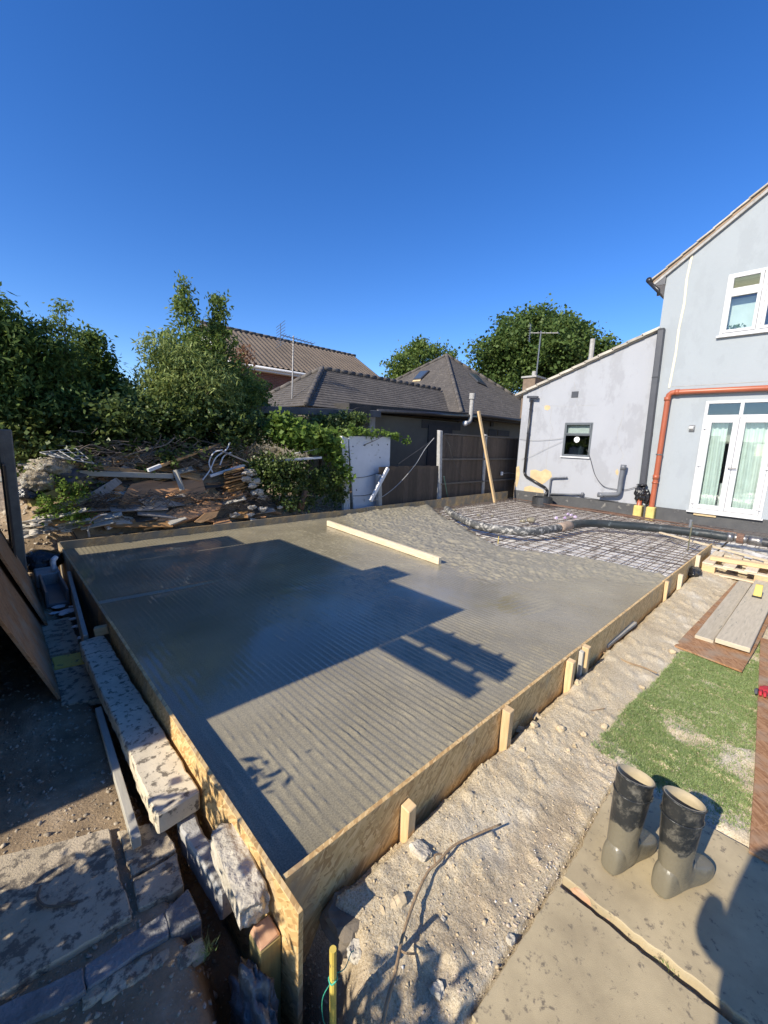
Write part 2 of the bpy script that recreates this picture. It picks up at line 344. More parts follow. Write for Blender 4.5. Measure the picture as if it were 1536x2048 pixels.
# ================================================================== ground
def gh(x, y, rough=True):
    x = np.asarray(x, float); y = np.asarray(y, float)
    z = np.full(np.broadcast(x, y).shape, -.21) + 0*x + 0*y
    # sandy strip beside the right-hand formwork rises towards the boards
    right = sst(.5, .62, x)*sst(9.0, 8.0, x)*sst(1.2, 1.0, y)
    z = z + right*sst(.42, .95, y)*.075
    # heap behind the far formwork, under the debris
    heap = sst(6.22, 6.95, y)*sst(9.5, 7.6, y)
    z = z + heap*(.12 + .85*np.exp(-((x-2.0)/1.75)**4))
    z = z + sst(6.1, 6.6, y)*.12
    # inside the formwork
    inside = sst(.50, .56, x)*sst(.94, 1.0, y)*sst(6.3, 6.2, y)*sst(11.4, 11.2, x)
    z = z*(1-inside) + (-.30)*inside
    # narrow trench along the left-hand formwork and the hole at the near corner
    tr = sst(.30, .42, x)*sst(.58, .54, x)*sst(.5, .8, y)*sst(6.3, 6.0, y)
    z = z - tr*.28
    hole = np.exp(-(((x-.47)/.13)**2 + ((y-.82)/.28)**2)**2)
    z = z - hole*.42
    hole2 = np.exp(-(((x-.62)/.09)**2 + ((y-.86)/.11)**2)**2)
    z = z - hole2*.25
    bed = sst(.475, .455, y)*sst(.80, .86, x)*sst(2.2, 2.13, x)
    z = z - bed*.035
    bed2 = sst(.40, .36, x)*sst(2.2, 1.95, y)*sst(.4, .6, y)
    z = z + bed2*.022
    far = sst(9.0, 14.0, np.hypot(x-4, y-3))
    if rough:
        pat = np.maximum(bed, bed2*.9)          # flat bed below the patio flags
        a = (1-inside)*(1-.85*pat)*(1-far)
        n1 = fbm(x*5, y*5, 3, 5, .55)-.5; n2 = fbm(x*31, y*31, 11, 3, .6)-.5; n3 = fbm(x*70, y*70, 15, 2, .6)-.5; gap = sst(.90, .945, y + .05*(fbm(x*7, y*3, 19, 2)-.5))*right
        cl = np.clip(fbm(x*14, y*14, 29, 3, .5)-.55, 0, 1)
        z = z + a*(n1*.028 + n2*.011 + n3*.010 - gap*.05 + cl*.06*sst(.2, .6, right+tr))
    return z
def gz(x, y): return float(gh(np.array([x]), np.array([y]))[0])
def graded(parts): return np.unique(np.concatenate([np.arange(a, b, s) for a, b, s in parts]))
xs = graded([(-900, -60, 120), (-60, -4, 8), (-4, -.6, .25), (-.6, 0, .04), (0, 2.6, .011), (2.6, 8.2, .028), (8.2, 14, .3), (14, 60, 6), (60, 1000, 120)])
ys = graded([(-900, -60, 120), (-60, -4, 8), (-4, -.5, .2), (-.5, .0, .04), (.0, 2.2, .011), (2.2, 8.0, .04), (8, 14, .3), (14, 60, 6), (60, 1000, 120)])
GX, GY = np.meshgrid(xs, ys, indexing='ij'); GZ = gh(GX, GY)
idx = np.arange(GX.size).reshape(GX.shape)
F = np.stack([idx[:-1, :-1], idx[1:, :-1], idx[1:, 1:], idx[:-1, 1:]], -1).reshape(-1, 4)
def ground_mat():
    m = bpy.data.materials.new('soil'); m.use_nodes = True; nt = m.node_tree; N = nt.nodes; b = N['Principled BSDF']; b.inputs['Roughness'].default_value = .95
    b.inputs['Specular IOR Level'].default_value = .2
    tc = N.new('ShaderNodeTexCoord'); at = N.new('ShaderNodeAttribute'); at.attribute_name = 'loam'
    def nz(sc, d=6, r=.6):
        n = N.new('ShaderNodeTexNoise'); n.inputs['Scale'].default_value = sc; n.inputs['Detail'].default_value = d; n.inputs['Roughness'].default_value = r; lk(nt, tc.outputs['Object'], n.inputs['Vector']); return n.outputs['Fac']
    def ramp(f, *st):
        r = N.new('ShaderNodeValToRGB'); e = r.color_ramp.elements
        e[0].position, e[0].color = st[0][0], (*st[0][1], 1); e[1].position, e[1].color = st[-1][0], (*st[-1][1], 1)
        for p, c in st[1:-1]: k = e.new(p); k.color = (*c, 1)
        lk(nt, f, r.inputs[0]); return r.outputs[0]
    def mixc(f, a, c):
        x = N.new('ShaderNodeMix'); x.data_type = 'RGBA'; lk(nt, f, x.inputs[0]); lk(nt, a, x.inputs[6]); lk(nt, c, x.inputs[7]); return x.outputs[2]
    sand = ramp(nz(2.6, 8, .65), (.28, (.33, .24, .14)), (.42, (.5, .395, .245)), (.55, (.6, .495, .33)), (.68, (.72, .66, .54)))
    grit = ramp(nz(150, 4, .7), (.36, (.14, .105, .065)), (.47, (.54, .445, .3)), (.64, (.78, .7, .54)))
    fm = N.new('ShaderNodeValue'); fm.outputs[0].default_value = .5
    sand = mixc(fm.outputs[0], sand, grit)
    dark = ramp(nz(5, 8, .65), (.3, (.16, .115, .072)), (.55, (.33, .24, .15)), (.72, (.48, .37, .25)))
    fl = N.new('ShaderNodeTexVoronoi'); fl.inputs['Scale'].default_value = 70; lk(nt, tc.outputs['Object'], fl.inputs['Vector'])
    flr = N.new('ShaderNodeValToRGB'); flr.color_ramp.elements[0].position = .10; flr.color_ramp.elements[0].color = (.6, .6, .6, 1); flr.color_ramp.elements[1].position = .16; flr.color_ramp.elements[1].color = (0, 0, 0, 1)
    lk(nt, fl.outputs['Distance'], flr.inputs[0])
    lt = N.new('ShaderNodeRGB'); lt.outputs[0].default_value = (.45, .4, .34, 1); dark = mixc(flr.outputs[0], dark, lt.outputs[0])
    lk(nt, mixc(at.outputs['Fac'], sand, dark), b.inputs['Base Color'])
    bp = N.new('ShaderNodeBump'); bp.inputs['Strength'].default_value = .8; bp.inputs['Distance'].default_value = .014; lk(nt, nz(75, 6, .7), bp.inputs['Height']); lk(nt, bp.outputs[0], b.inputs['Normal'])
    return m
M['soil'] = ground_mat()
V = np.stack([GX, GY, GZ], -1).reshape(-1, 3)
ground = mesh_np('ground', V, F, M['soil'], kind='structure', smooth=True)
loam = np.maximum(sst(.62, .48, GX + .12*(fbm(GX*4, GY*4, 5)-.5)*2)*sst(.35, .6, GY), sst(6.1, 6.3, GY))
loam = np.maximum(loam, sst(-.02, -.1, GX))
hole_d = np.exp(-(((GX-.5)/.2)**2 + ((GY-.82)/.32)**2)**2)
loam = np.maximum(loam*.95, hole_d*.9)
loam = np.maximum(loam, .45*sst(.47, .56, GY)*sst(.72, .6, GY + .1*(fbm(GX*6, GY*6, 8)-.5))*sst(.6, .8, GX)*sst(2.3, 2.0, GX)*fbm(GX*9, GY*9, 2)*1.5)
a = ground.data.attributes.new('loam', 'FLOAT', 'POINT'); a.data.foreach_set('value', np.clip(loam, 0, 1).ravel().astype(np.float32))

# ================================================================== wet concrete
SZ = -.05
def interp(pts, y): p = sorted(pts); return np.interp(y, [q[0] for q in p], [q[1] for q in p])
EDGE = [(6.25, 7.75), (5.85, 7.35), (5.2, 6.85), (4.39, 6.38), (3.58, 5.78), (3.08, 5.52), (2.48, 5.70), (2.04, 5.95), (1.53, 6.0), (.9, 5.9)]
ROUGH = [(6.25, 4.75), (5.64, 4.35), (4.5, 4.18), (3.0, 3.86), (2.3, 3.66), (1.95, 4.05), (1.6, 4.7), (1.2, 5.0), (.9, 5.15)]
cx = np.concatenate([np.arange(.552, 4.3, .0062), np.arange(4.3, 7.9, .0105)]); cy = np.concatenate([np.arange(.9825, 2.2, .0125), np.arange(2.2, 6.1, .019), [6.1, 6.14, 6.17, 6.199]])
CX, CY = np.meshgrid(cx, cy, indexing='ij')
ex = interp(EDGE, CY) + .12*(fbm(CY*3, CY*0+2, 4)-.5) + .05*(fbm(CX*9, CY*9, 6)-.5)
rx = interp(ROUGH, CY) + .16*(fbm(CX*5, CY*5, 9)-.5)
rg = sst(-.12, .34, CX-rx)
ph = CX/.044 + 2.0*(fbm(CX*.9, CY*.45, 21, 3)-.5) + .2*(fbm(CX*9, CY*6, 22, 3)-.5)
# the hand-tamped patch on the right runs across the others
patch = sst(.62, .45, np.hypot((CX-4.55)/1.15, (CY-1.55)/.55)); ph2 = (CX*.45+CY*.95)/.05 + .5*(fbm(CX*2, CY*2, 31)-.5)
patch2 = sst(.6, .42, np.hypot((CX-3.55)/.75, (CY-1.72)/.42)); ph3 = (CX*.2+CY*1.0)/.055
def rib(p): f = p-np.floor(p); return np.where(f < .7, .35+.65*f/.7, (1-f)/.3)
amp = .0044*np.clip(2.6*(fbm(CX*1.6, CY*.9, 25, 3)-.28), .12, 1.15)*(1-.75*sst(.72, .55, np.hypot((CX-1.55)/1.5, (CY-2.85)/.9)))*(1+.7*sst(2.3, 1.2, CY)*sst(2.2, 1.2, CX))
ribs = rib(ph)*(1-patch) + rib(ph2)*patch*1.2; ribs = ribs*(1-patch2) + rib(ph3)*patch2
rag = np.clip(fbm(CX*30, CY*22, 35, 3)-.45, 0, 1)*.016*sst(.5, .95, ribs)
groove = -.010*np.exp(-((CY-4.02-.03*np.sin(CX*3))/.018)**2)*sst(1.9, 1.2, CX) + .006*np.exp(-((CY-4.07-.03*np.sin(CX*3))/.02)**2)*sst(1.9, 1.2, CX)
bleed = np.clip(sst(.30, .62, fbm(CX*.9, CY*.9, 77, 4)+.34*sst(3.6, 1.0, CX)*sst(2.4, 4.0, CY)-.06), 0, 1)*(1-rg)
smooth_z = ribs*amp*(1-.05*bleed) + rag*(1-.85*bleed) + groove + .004*(fbm(CX*2, CY*2, 41)-.5)
rough_z = .035*sst(.0, .8, CX-rx) + .060*(fbm(CX*3.0, CY*3.0, 51, 3, .5)-.5) + .034*np.abs(fbm(CX*9, CY*9, 52, 3, .6)-.5)*2 + .036*(fbm(CX*22, CY*22, 53, 3, .6)-.5)
CZ = SZ + smooth_z*(1-rg) + rg*rough_z
CZ = CZ - .16*sst(.42, .0, ex-CX)
cid = np.arange(CX.size).reshape(CX.shape)
keep = (CX < ex+.05); kf = keep[:-1, :-1] & keep[1:, :-1] & keep[1:, 1:] & keep[:-1, 1:]
F = np.stack([cid[:-1, :-1], cid[1:, :-1], cid[1:, 1:], cid[:-1, 1:]], -1)[kf]
used = np.unique(F); rem = np.full(CX.size, -1); rem[used] = np.arange(len(used))
def concrete_mat():
    m = bpy.data.materials.new('wet_concrete'); m.use_nodes = True; nt = m.node_tree; N = nt.nodes; b = N['Principled BSDF']
    tc = N.new('ShaderNodeTexCoord'); at = N.new('ShaderNodeAttribute'); at.attribute_name = 'stiff'
    n = N.new('ShaderNodeTexNoise'); n.inputs['Scale'].default_value = 1.6; n.inputs['Detail'].default_value = 7; lk(nt, tc.outputs['Object'], n.inputs['Vector'])
    r = N.new('ShaderNodeValToRGB'); e = r.color_ramp.elements; e[0].position = .3; e[0].color = (.235, .208, .142, 1); e[1].position = .7; e[1].color = (.325, .29, .203, 1); lk(nt, n.outputs[0], r.inputs[0])
    n2 = N.new('ShaderNodeTexNoise'); n2.inputs['Scale'].default_value = 160; n2.inputs['Detail'].default_value = 3; lk(nt, tc.outputs['Object'], n2.inputs['Vector'])
    r2 = N.new('ShaderNodeValToRGB'); r2.color_ramp.elements[0].position = .3; r2.color_ramp.elements[0].color = (.7, .7, .7, 1); r2.color_ramp.elements[1].position = .75; r2.color_ramp.elements[1].color = (1.2, 1.18, 1.15, 1); lk(nt, n2.outputs[0], r2.inputs[0])
    mu = N.new('ShaderNodeMix'); mu.data_type = 'RGBA'; mu.blend_type = 'MULTIPLY'; mu.inputs[0].default_value = 1; lk(nt, r.outputs[0], mu.inputs[6]); lk(nt, r2.outputs[0], mu.inputs[7])
    wt = N.new('ShaderNodeAttribute'); wt.attribute_name = 'bleed'
    m2 = N.new('ShaderNodeMix'); m2.data_type = 'RGBA'; m2.inputs[7].default_value = (.26, .235, .175, 1)
    lk(nt, at.outputs['Fac'], m2.inputs[0]); lk(nt, mu.outputs[2], m2.inputs[6]); lk(nt, m2.outputs[2], b.inputs['Base Color'])
    mr = N.new('ShaderNodeMapRange'); mr.inputs[1].default_value = .3; mr.inputs[2].default_value = .7; mr.inputs[3].default_value = .13; mr.inputs[4].default_value = .30; lk(nt, n.outputs[0], mr.inputs[0])
    ad = N.new('ShaderNodeMath'); ad.operation = 'MULTIPLY_ADD'; ad.inputs[1].default_value = .15; lk(nt, at.outputs['Fac'], ad.inputs[0]); lk(nt, mr.outputs[0], ad.inputs[2]); wm = N.new('ShaderNodeMath'); wm.operation = 'MULTIPLY_ADD'; wm.inputs[1].default_value = -.72; wm.inputs[2].default_value = 1.0; lk(nt, wt.outputs['Fac'], wm.inputs[0]); wq_ = N.new('ShaderNodeMath'); wq_.operation = 'MULTIPLY'; lk(nt, ad.outputs[0], wq_.inputs[0]); lk(nt, wm.outputs[0], wq_.inputs[1]); lk(nt, wq_.outputs[0], b.inputs['Roughness'])
    bp = N.new('ShaderNodeBump'); bp.inputs['Strength'].default_value = .35; bp.inputs['Distance'].default_value = .003; bs = N.new('ShaderNodeMath'); bs.operation = 'MULTIPLY_ADD'; bs.inputs[1].default_value = -.33; bs.inputs[2].default_value = .36; lk(nt, wt.outputs['Fac'], bs.inputs[0]); lk(nt, bs.outputs[0], bp.inputs['Strength']); lk(nt, n2.outputs[0], bp.inputs['Height']); lk(nt, bp.outputs[0], b.inputs['Normal'])
    return m
M['wet'] = concrete_mat()
V = np.stack([CX, CY, CZ], -1).reshape(-1, 3)[used]
slab = mesh_np('concrete_slab', V, rem[F], M['wet'], kind='structure', smooth=True)
a = slab.data.attributes.new('bleed', 'FLOAT', 'POINT'); a.data.foreach_set('value', bleed.ravel()[used].astype(np.float32))
a = slab.data.attributes.new('stiff', 'FLOAT', 'POINT'); a.data.foreach_set('value', rg.ravel()[used].astype(np.float32))

# base under the reinforcement: pale insulation sheets, dusty and uneven
bx_ = np.arange(4.9, 11.06, .06); by_ = np.arange(.985, 6.2, .06); BX, BY = np.meshgrid(bx_, by_, indexing='ij')
BZ = -.185 + .02*(fbm(BX*2, BY*2, 61)-.5) + .02*(fbm(BX*12, BY*12, 62)-.5)
bi = np.arange(BX.size).reshape(BX.shape); F = np.stack([bi[:-1, :-1], bi[1:, :-1], bi[1:, 1:], bi[:-1, 1:]], -1).reshape(-1, 4)
M['insul'] = mat('insulation', (.8, .77, .71), (.56, .52, .46), 3.5, .9, .5, 40, c3=(.28, .25, .21), s3=5.5, t3=.56)
mesh_np('insulation_layer', np.stack([BX, BY, BZ], -1).reshape(-1, 3), F, M['insul'], kind='structure')
bx_ = np.arange(8.25, 11.0, .06); by_ = np.arange(-1.2, 1.02, .06); BX, BY = np.meshgrid(bx_, by_, indexing='ij'); BZ = -.189 + .02*(fbm(BX*2, BY*2, 61)-.5)
bi = np.arange(BX.size).reshape(BX.shape); F = np.stack([bi[:-1, :-1], bi[1:, :-1], bi[1:, 1:], bi[:-1, 1:]], -1).reshape(-1, 4)
mesh_np('insulation_layer', np.stack([BX, BY, BZ], -1).reshape(-1, 3), F, M['insul'], kind='structure')

# ================================================================== loose soil, pebbles
ico = bmesh.new(); bmesh.ops.create_icosphere(ico, subdivisions=1, radius=1)
IV = np.array([v.co[:] for v in ico.verts]); IF = np.array([[v.index for v in f.verts] for f in ico.faces]); ico.free()
def clods(n, sampler, smin, smax, pw=3.0, flat=.7, sink=.2):
    Vs = []; Fs = []
    xy = sampler(n); zz = gh(xy[:, 0], xy[:, 1]); sz = smin + (smax-smin)*RNG.random(n)**pw
    k = len(IV); R_ = RNG.normal(size=(n, 3, 3)); Q = np.linalg.qr(R_)[0]
    sc = np.stack([sz*(.7+.6*RNG.random(n)), sz*(.7+.6*RNG.random(n)), sz*(.6+.4*RNG.random(n))], -1)
    jit = np.clip(1+.38*RNG.normal(size=(n, k, 1)), .35, 1.7)
    v = IV[None]*jit*sc[:, None, :]; v = np.einsum('nij,nkj->nki', Q, v); v[..., 2] *= flat
    v += np.stack([xy[:, 0], xy[:, 1], zz+sz*(flat-sink)*.35], -1)[:, None, :]
    f = IF[None] + (np.arange(n)*k)[:, None, None]
    return v.reshape(-1, 3), f.reshape(-1, 3)
def s_right(n):
    y = .96-.55*RNG.random(n)**1.5; x = .6+5.5*RNG.random(n)**1.7; return np.stack([x, y], -1)
M['clod'] = mat('clod', (.58, .47, .31), (.42, .33, .2), 3, .95, .3, 90)
M['pebble'] = mat('pebble', (.55, .47, .37), (.34, .25, .17), 35, .7, c3=(.62, .6, .56), s3=20, t3=.6)
M['litter'] = mat('litter', (.5, .42, .31), (.22, .18, .13), 9, .9, c3=(.5, .47, .42), s3=14, t3=.62)
v, f = clods(7000, s_right, .0008, .0075, 6.0, .55, .7); mesh_np('soil_clods', v, f, M['clod'], label='crumbs and clods of dry sandy soil beside the formwork', cat='soil', kind='stuff')
def s_peb(n):
    t = RNG.random(n); x = .72+1.5*t; y = .48+.035*RNG.normal(size=n)+.02; 
    m = RNG.random(n) < .35; y = np.where(m, .45+.4*RNG.random(n), y); return np.stack([x, np.maximum(y, .465)], -1)
v, f = clods(900, s_peb, .0015, .006, 2.5, .7, .6); mesh_np('pebbles', v, f, M['pebble'], label='rounded gravel pebbles along the edge of the patio flags', cat='gravel', kind='stuff')
def s_left(n):
    x = -.35+.85*RNG.random(n); y = .7+4.6*RNG.random(n)**1.3; return np.stack([x, y], -1)
v, f = clods(6000, s_left, .002, .011, 3.0); mesh_np('stone_litter', v, f, M['litter'], label='stone chips scattered over dark soil left of the formwork', cat='gravel', kind='stuff')
def s_far(n): return np.stack([-.2+6*RNG.random(n), 6.26+1.6*RNG.random(n)], -1)
v, f = clods(2600, s_far, .006, .04, 3.0); mesh_np('rubble_litter', v, f, M['litter'], label='small rubble and bark bits under the debris heap', cat='rubble', kind='stuff')
# ================================================================== formwork
def board(x0, x1, y0, y1, z0, z1, label, m='osb', n=1):
    return MB().box(x0, x1, y0, y1, z0, z1).build('formwork_board', M[m], None, label, 'formwork', 'boards of the formwork', bev=.0015)
board(.556, 2.855, .961, .979, -.36, .042, 'clean yellow chipboard formwork along sandy soil, nearest board to the boots')
board(2.86, 5.075, .959, .977, -.33, .045, 'middle chipboard formwork board on the sandy side, between two joints')
board(5.08, 7.87, .962, .98, -.33, .05, 'chipboard formwork board ending beside the pallet')
board(.531, .549, .845, 3.36, -.62, .05, 'long chipboard formwork board running beside the white concrete beam')
board(.529, .547, 3.366, 6.215, -.45, .045, 'shaded chipboard formwork board on the left, reaching the far corner', 'osb_dirty')
board(.549, 3.02, 6.2, 6.218, -.25, .055, 'concrete-splashed formwork board in front of the debris heap, left end', 'osb_dirty')
board(3.024, 5.46, 6.203, 6.221, -.25, .06, 'splashed formwork board in front of the ivy and white panel', 'osb_dirty')
board(5.464, 7.9, 6.2, 6.218, -.25, .07, 'splashed formwork board in front of the low dark fence', 'osb_dirty')
board(7.904, 10.98, 6.203, 6.221, -.25, .09, 'formwork board below the two tall fence panels, up to the house', 'osb_dirty')
def stake(x, y, ztop, lab, m='pine', w=.046, lean=0.0, zb=-.45):
    mb = MB(); q = w/2
    mb.hexa([(x-q, y-q, zb), (x+q, y-q, zb), (x+q, y+q, zb), (x-q, y+q, zb),
             (x-q+lean, y-q, ztop-.006), (x+q+lean, y-q, ztop), (x+q+lean, y+q, ztop+.004), (x-q+lean, y+q, ztop-.003)])
    return mb.build('wooden_stake', M[m], None, lab, 'stake', 'stakes holding the formwork', bev=.003)
stake(1.09, .936, -.03, 'short wooden stake half buried at the formwork, nearest to the boots', lean=.01)
stake(1.84, .934, .05, 'wooden stake at the formwork with loose clods round its foot', lean=.012)
stake(2.63, .934, .036, 'nearer of two wooden stakes set close together at the formwork', lean=.015)
stake(2.885, .934, .052, 'farther of two wooden stakes set close together at the formwork', lean=.012)
stake(5.72, .935, .0, 'low pale stake at the formwork beside black plastic', 'pine_pale', lean=.01)
stake(6.66, .935, .07, 'pale stake at the formwork beside the pallet', 'pine_pale', lean=.02)
stake(5.1, .94, .05, 'thin rough stake covering a formwork joint', 'pine', w=.035)
stake(2.845, .944, .03, 'dark thin stake in the shadow of a formwork joint', 'grey_wood', w=.028)
# stake with the red painted top at the near corner
t = thing('wooden_stake', 'thick square timber stake with red-brown top at the near formwork corner', 'stake', (.493, .93, -.6), 'stakes holding the formwork')
st = PX(530, 1862, .493); q = .036
MB().box(.493-q, .493+q, st.y-q, st.y+q, -.7, st.z-.012).build('post', M['treated'], t, bev=.004)
MB().hexa([(.493-q, st.y-q, st.z-.011), (.493+q, st.y-q, st.z-.011), (.493+q, st.y+q, st.z-.011), (.493-q, st.y+q, st.z-.011),
           (.493-q+.006, st.y-q+.01, st.z-.006), (.493+q-.008, st.y-q+.004, st.z), (.493+q-.01, st.y+q-.01, st.z+.016), (.493-q+.012, st.y+q-.006, st.z+.012)]).build('red_top', M['pine_red'], t, label='red-brown painted stake top', bev=.004)
MB().beam((.45, 3.42, -.03), (.53, 3.40, -.02), .05, .06).build('wood_block', M['pine'], None, 'small wooden block wedged at the joint of the left formwork boards', 'wood block', bev=.003)
MB().beam((.40, 3.45, -.13), (.50, 5.1, -.10), .03, .16).build('backing_plank', M['grey_wood'], None, 'weathered grey plank standing behind the left formwork', 'plank', bev=.003)

# ================================================================== screed timber on the slab
a = P(656, 1046, -.0); b = P(880, 1122, -.0)
MB().beam(a, b, .05, .085).build('screed_timber', M['pine_pale'], None, 'long pale timber straightedge lying on the wet concrete', 'timber', bev=.003)

# ================================================================== reinforcement
def bar_mesh(L, r):
    mb = MB().tube([(0, 0, 0), (L*.33, 0, .004), (L*.66, 0, -.004), (L, 0, 0)], r, 5)
    me = bpy.data.meshes.new('bar'); me.from_pydata(mb.v, [], mb.f); me.materials.append(M['rebar']); return me
def mat_of_bars(label, z, x0, x1, y0, y1, sx, sy, r, ox, oy):
    t = thing('reinforcement_mat', label, 'steel mesh', (x0, y0, z), 'steel mesh mats in the unfilled part')
    ma = bar_mesh(x1-x0, r); mb_ = bar_mesh(y1-y0, r)
    y = y0+oy
    while y < y1:
        # only the length that sticks out of the poured concrete
        o = bpy.data.objects.new('bar', ma); COL.objects.link(o); o.parent = t; o.location = (0, y-y0+random.uniform(-.012, .012), random.uniform(-.004, .004)); o.rotation_euler = (0, random.uniform(-.001, .001), random.uniform(-.003, .003)); y += sy
    x = x0+ox
    while x < x1:
        o = bpy.data.objects.new('bar', mb_); COL.objects.link(o); o.parent = t; o.location = (x-x0+random.uniform(-.012, .012), 0, r*2+random.uniform(-.004, .004)); o.rotation_euler = (0, 0, math.pi/2+random.uniform(-.003, .003)); x += sx
mat_of_bars('lower steel reinforcement mesh over the pale insulation', -.145, 5.35, 10.9, 1.02, 6.12, .2, .2, .0045, .06, .07)
mat_of_bars('upper steel reinforcement mesh just above the lower one', -.095, 5.45, 10.75, 1.0, 6.0, .2, .2, .0045, .17, .16)
mat_of_bars('steel mesh sheet beyond the hose near the white doors', -.075, 8.9, 10.7, -.6, 1.9, .2, .15, .005, .1, .1)
for i, (x0, y0, x1, y1) in enumerate([(10.75, 5.9, 10.1, 2.2), (10.62, 5.6, 10.3, 1.5), (10.45, 5.2, 9.9, 1.6), (10.3, 4.6, 10.05, .9), (10.55, 3.9, 9.8, .7)]):
    MB().tube(catmull([(x0, y0, -.07+i*.008), ((x0+x1)/2+.04, (y0+y1)/2, -.06+i*.008), (x1, y1, -.07+i*.008)], 4), .008, 6).build('loose_rebar', M['rust'], None, 'rusty loose steel bar laid along the house plinth', 'steel bar', 'loose bars along the plinth')
def s_mesh(n): return None
# ================================================================== pump hose
hp = [(893, 1017), (905, 1028), (930, 1041), (960, 1052), (1000, 1059), (1060, 1063), (1105, 1058), (1140, 1051), (1165, 1047), (1200, 1047), (1250, 1051), (1300, 1055), (1400, 1066), (1440, 1072), (1480, 1077), (1536, 1086), (1600, 1096)]
hz = .0
pts = catmull([P(u, v, hz) for u, v in hp], 6)
t = thing('pump_hose', 'thick black concrete pump hose curving across the steel mesh', 'hose', pts[0]-Vector((0, 0, .07)))
n1, n2, n3 = 6*7, 6*14-2, 6*14+3
rr = [.07+.004*math.sin(i*.5) for i in range(n1)]; rr[0] = .06
MB().tube(pts[:n1], [r for r in rr], 12).build('hose_section', mat('hose_mud', (.05, .052, .055), (.1, .1, .095), 9, .55, .4, 30, c3=(.42, .4, .36), s3=13, t3=.56), t, label='mud splashed end of the hose', smooth=True)
MB().tube(pts[n1-2:n2], .074, 12).build('hose_section', mat('hose_green', (.016, .024, .027), (.03, .034, .035), 6, .5, .3, 30, c3=(.09, .11, .115), s3=9, t3=.64), t, label='dark green-black middle stretch of the hose', smooth=True)
MB().tube(pts[n2+6:], .076, 12).build('hose_section', M['rubber'], t, label='black stretch of the hose beyond the steel clamp', smooth=True)
k = n1-2; MB().tube(pts[k-2:k+3], [.08, .09, .086, .092, .078], 10).build('wrapped_joint', M['cloth_tan'], t, label='brown cloth wrapped round the hose joint', smooth=True)
MB().tube(pts[n2-2:n2+1], .081, 12).build('coupling', M['metal'], t, smooth=True); MB().tube(pts[n2+4:n2+8], .081, 12).build('coupling', M['metal'], t, smooth=True)
MB().tube(pts[n2:n2+5], .07, 12).build('clamp_core', M['metal'], t, smooth=True)
MB().tube(pts[n2+1:n2+4], [.088, .096, .088], 10).build('clamp', M['rust'], t, label='rusty red hose clamp')
for i, (u, v, s) in enumerate([(908, 1020, .05), (958, 1030, .04), (1062, 1040, .09), (985, 1032, .03), (1046, 1042, .06)]):
    c = P(u, v, -.08); MB().lump(c, (s*1.3, s, s*.6), i+3, 2, .4).build('concrete_splat', M['wet'], None, 'grey lump of spilt concrete lying on the mesh beyond the hose', 'concrete', 'spilt concrete lumps', smooth=True)
for i, (u, v) in enumerate([(1142, 1030), (1150, 1034), (1130, 1036), (1112, 1036), (1136, 1028)]):
    c = P(u, v, -.06); MB().lump(c, (.05, .04, .035), i+13, 1, .5).build('plastic_scrap', mat('purple_scrap', (.4, .22, .5), (.7, .65, .72), 20, .4), None, 'purple and white scrap of wrapping on the mesh', 'scrap', 'wrapping scraps')
# rods
def zfor(x, y, v):      # height of a vertical at (x, y) whose end is seen on row v
    lo, hi = -1.0, 6.0
    for _ in range(50):
        m_ = (lo+hi)/2; d = np.array([x, y, m_-H]); r = 1024-FPX*d.dot(_u2)/d.dot(_f)
        if r > v: lo = m_
        else: hi = m_
    return lo
b = P(1375, 1103, -.14); zt = zfor(b.x, b.y, 1040)
t = thing('marker_rod', 'thin green steel rod with grey sleeve standing beside the last formwork board', 'rod', b)
MB().tube([b, (b.x, b.y, zt-.03)], .010, 6).build('rod', mat('rod_green', (.08, .1, .06), (.18, .15, .1), 9, .6), t)
MB().tube([(b.x+.0, b.y+.02, zt-.12), (b.x+.0, b.y+.02, zt)], .022, 8).build('sleeve', M['grey_plastic'], t)
b = P(897, 1003, -.05); a = PY(888, 953, 6.1)
MB().tube([b, a], .012, 6).build('green_rod', mat('rod_teal', (.06, .16, .13), (.05, .1, .09), 9, .6), None, 'thin green rod leaning against the concrete fence post', 'rod')
b = P(520+860-860+477, 1089, -.1)
b = P(996, 1088, -.08); MB().tube([b, b+Vector((.0, .0, .12))], .006, 5).build('yellow_tie', M['yellow'], None, 'tiny yellow marker sticking out of the concrete near the hose', 'marker')

# ================================================================== left side: beams, rubble, paving
def flag(name, px, z, th, m, lab, cat, group=None, bev=.004):
    return MB().prism(rough_edge([P(u, v, z) for u, v in px], .03, .0022, len(lab)), (0, 0, -th)).build(name, M[m], None, lab, cat, group, bev=bev)
flag('concrete_beam', [(158, 1284), (314, 1632), (400, 1582), (207, 1268)], -.055, .09, 'conc_white', 'long pale mud-spotted concrete beam beside the left formwork', 'concrete beam', bev=.006)
flag('concrete_beam', [(351, 1640), (440, 1790), (470, 1765), (381, 1612)], -.15, .12, 'conc_post', 'short grey concrete beam between the long beam and the rubble chunk', 'concrete beam', bev=.008)
mb = MB(); a = P(452, 1668, -.015); b = P(508, 1800, -.02); c = (a+b)/2
mb.lump((0, 0, 0), (.17, .05, .045), 5, 4, .16, 2.6, flat=.62)
d = (b-a); mb.rot((0, 0, 0), (0, 0, 1), math.atan2(d.y, d.x)); mb.v = [tuple(Vector(p)+c+Vector((-.005, .0, -.02))) for p in mb.v]
o = mb.build('rubble_chunk', M['rubble'], None, 'rough broken grey concrete chunk resting against the formwork corner', 'rubble', smooth=True)
def z4(x, y): return x/3.4125, 1050+y/3.4125
def z5(x, y): return x/2.1943, 1548+y/2.1943
a = P(*z4(675, 1300), -.19)+Vector((0, 0, .03)); b = P(*z4(935, 2170), -.13)
MB().beam(a, b, .03, .045).build('timber_batten', M['grey_wood'], None, 'thin grey timber batten lying beside the long concrete beam', 'batten', bev=.002)
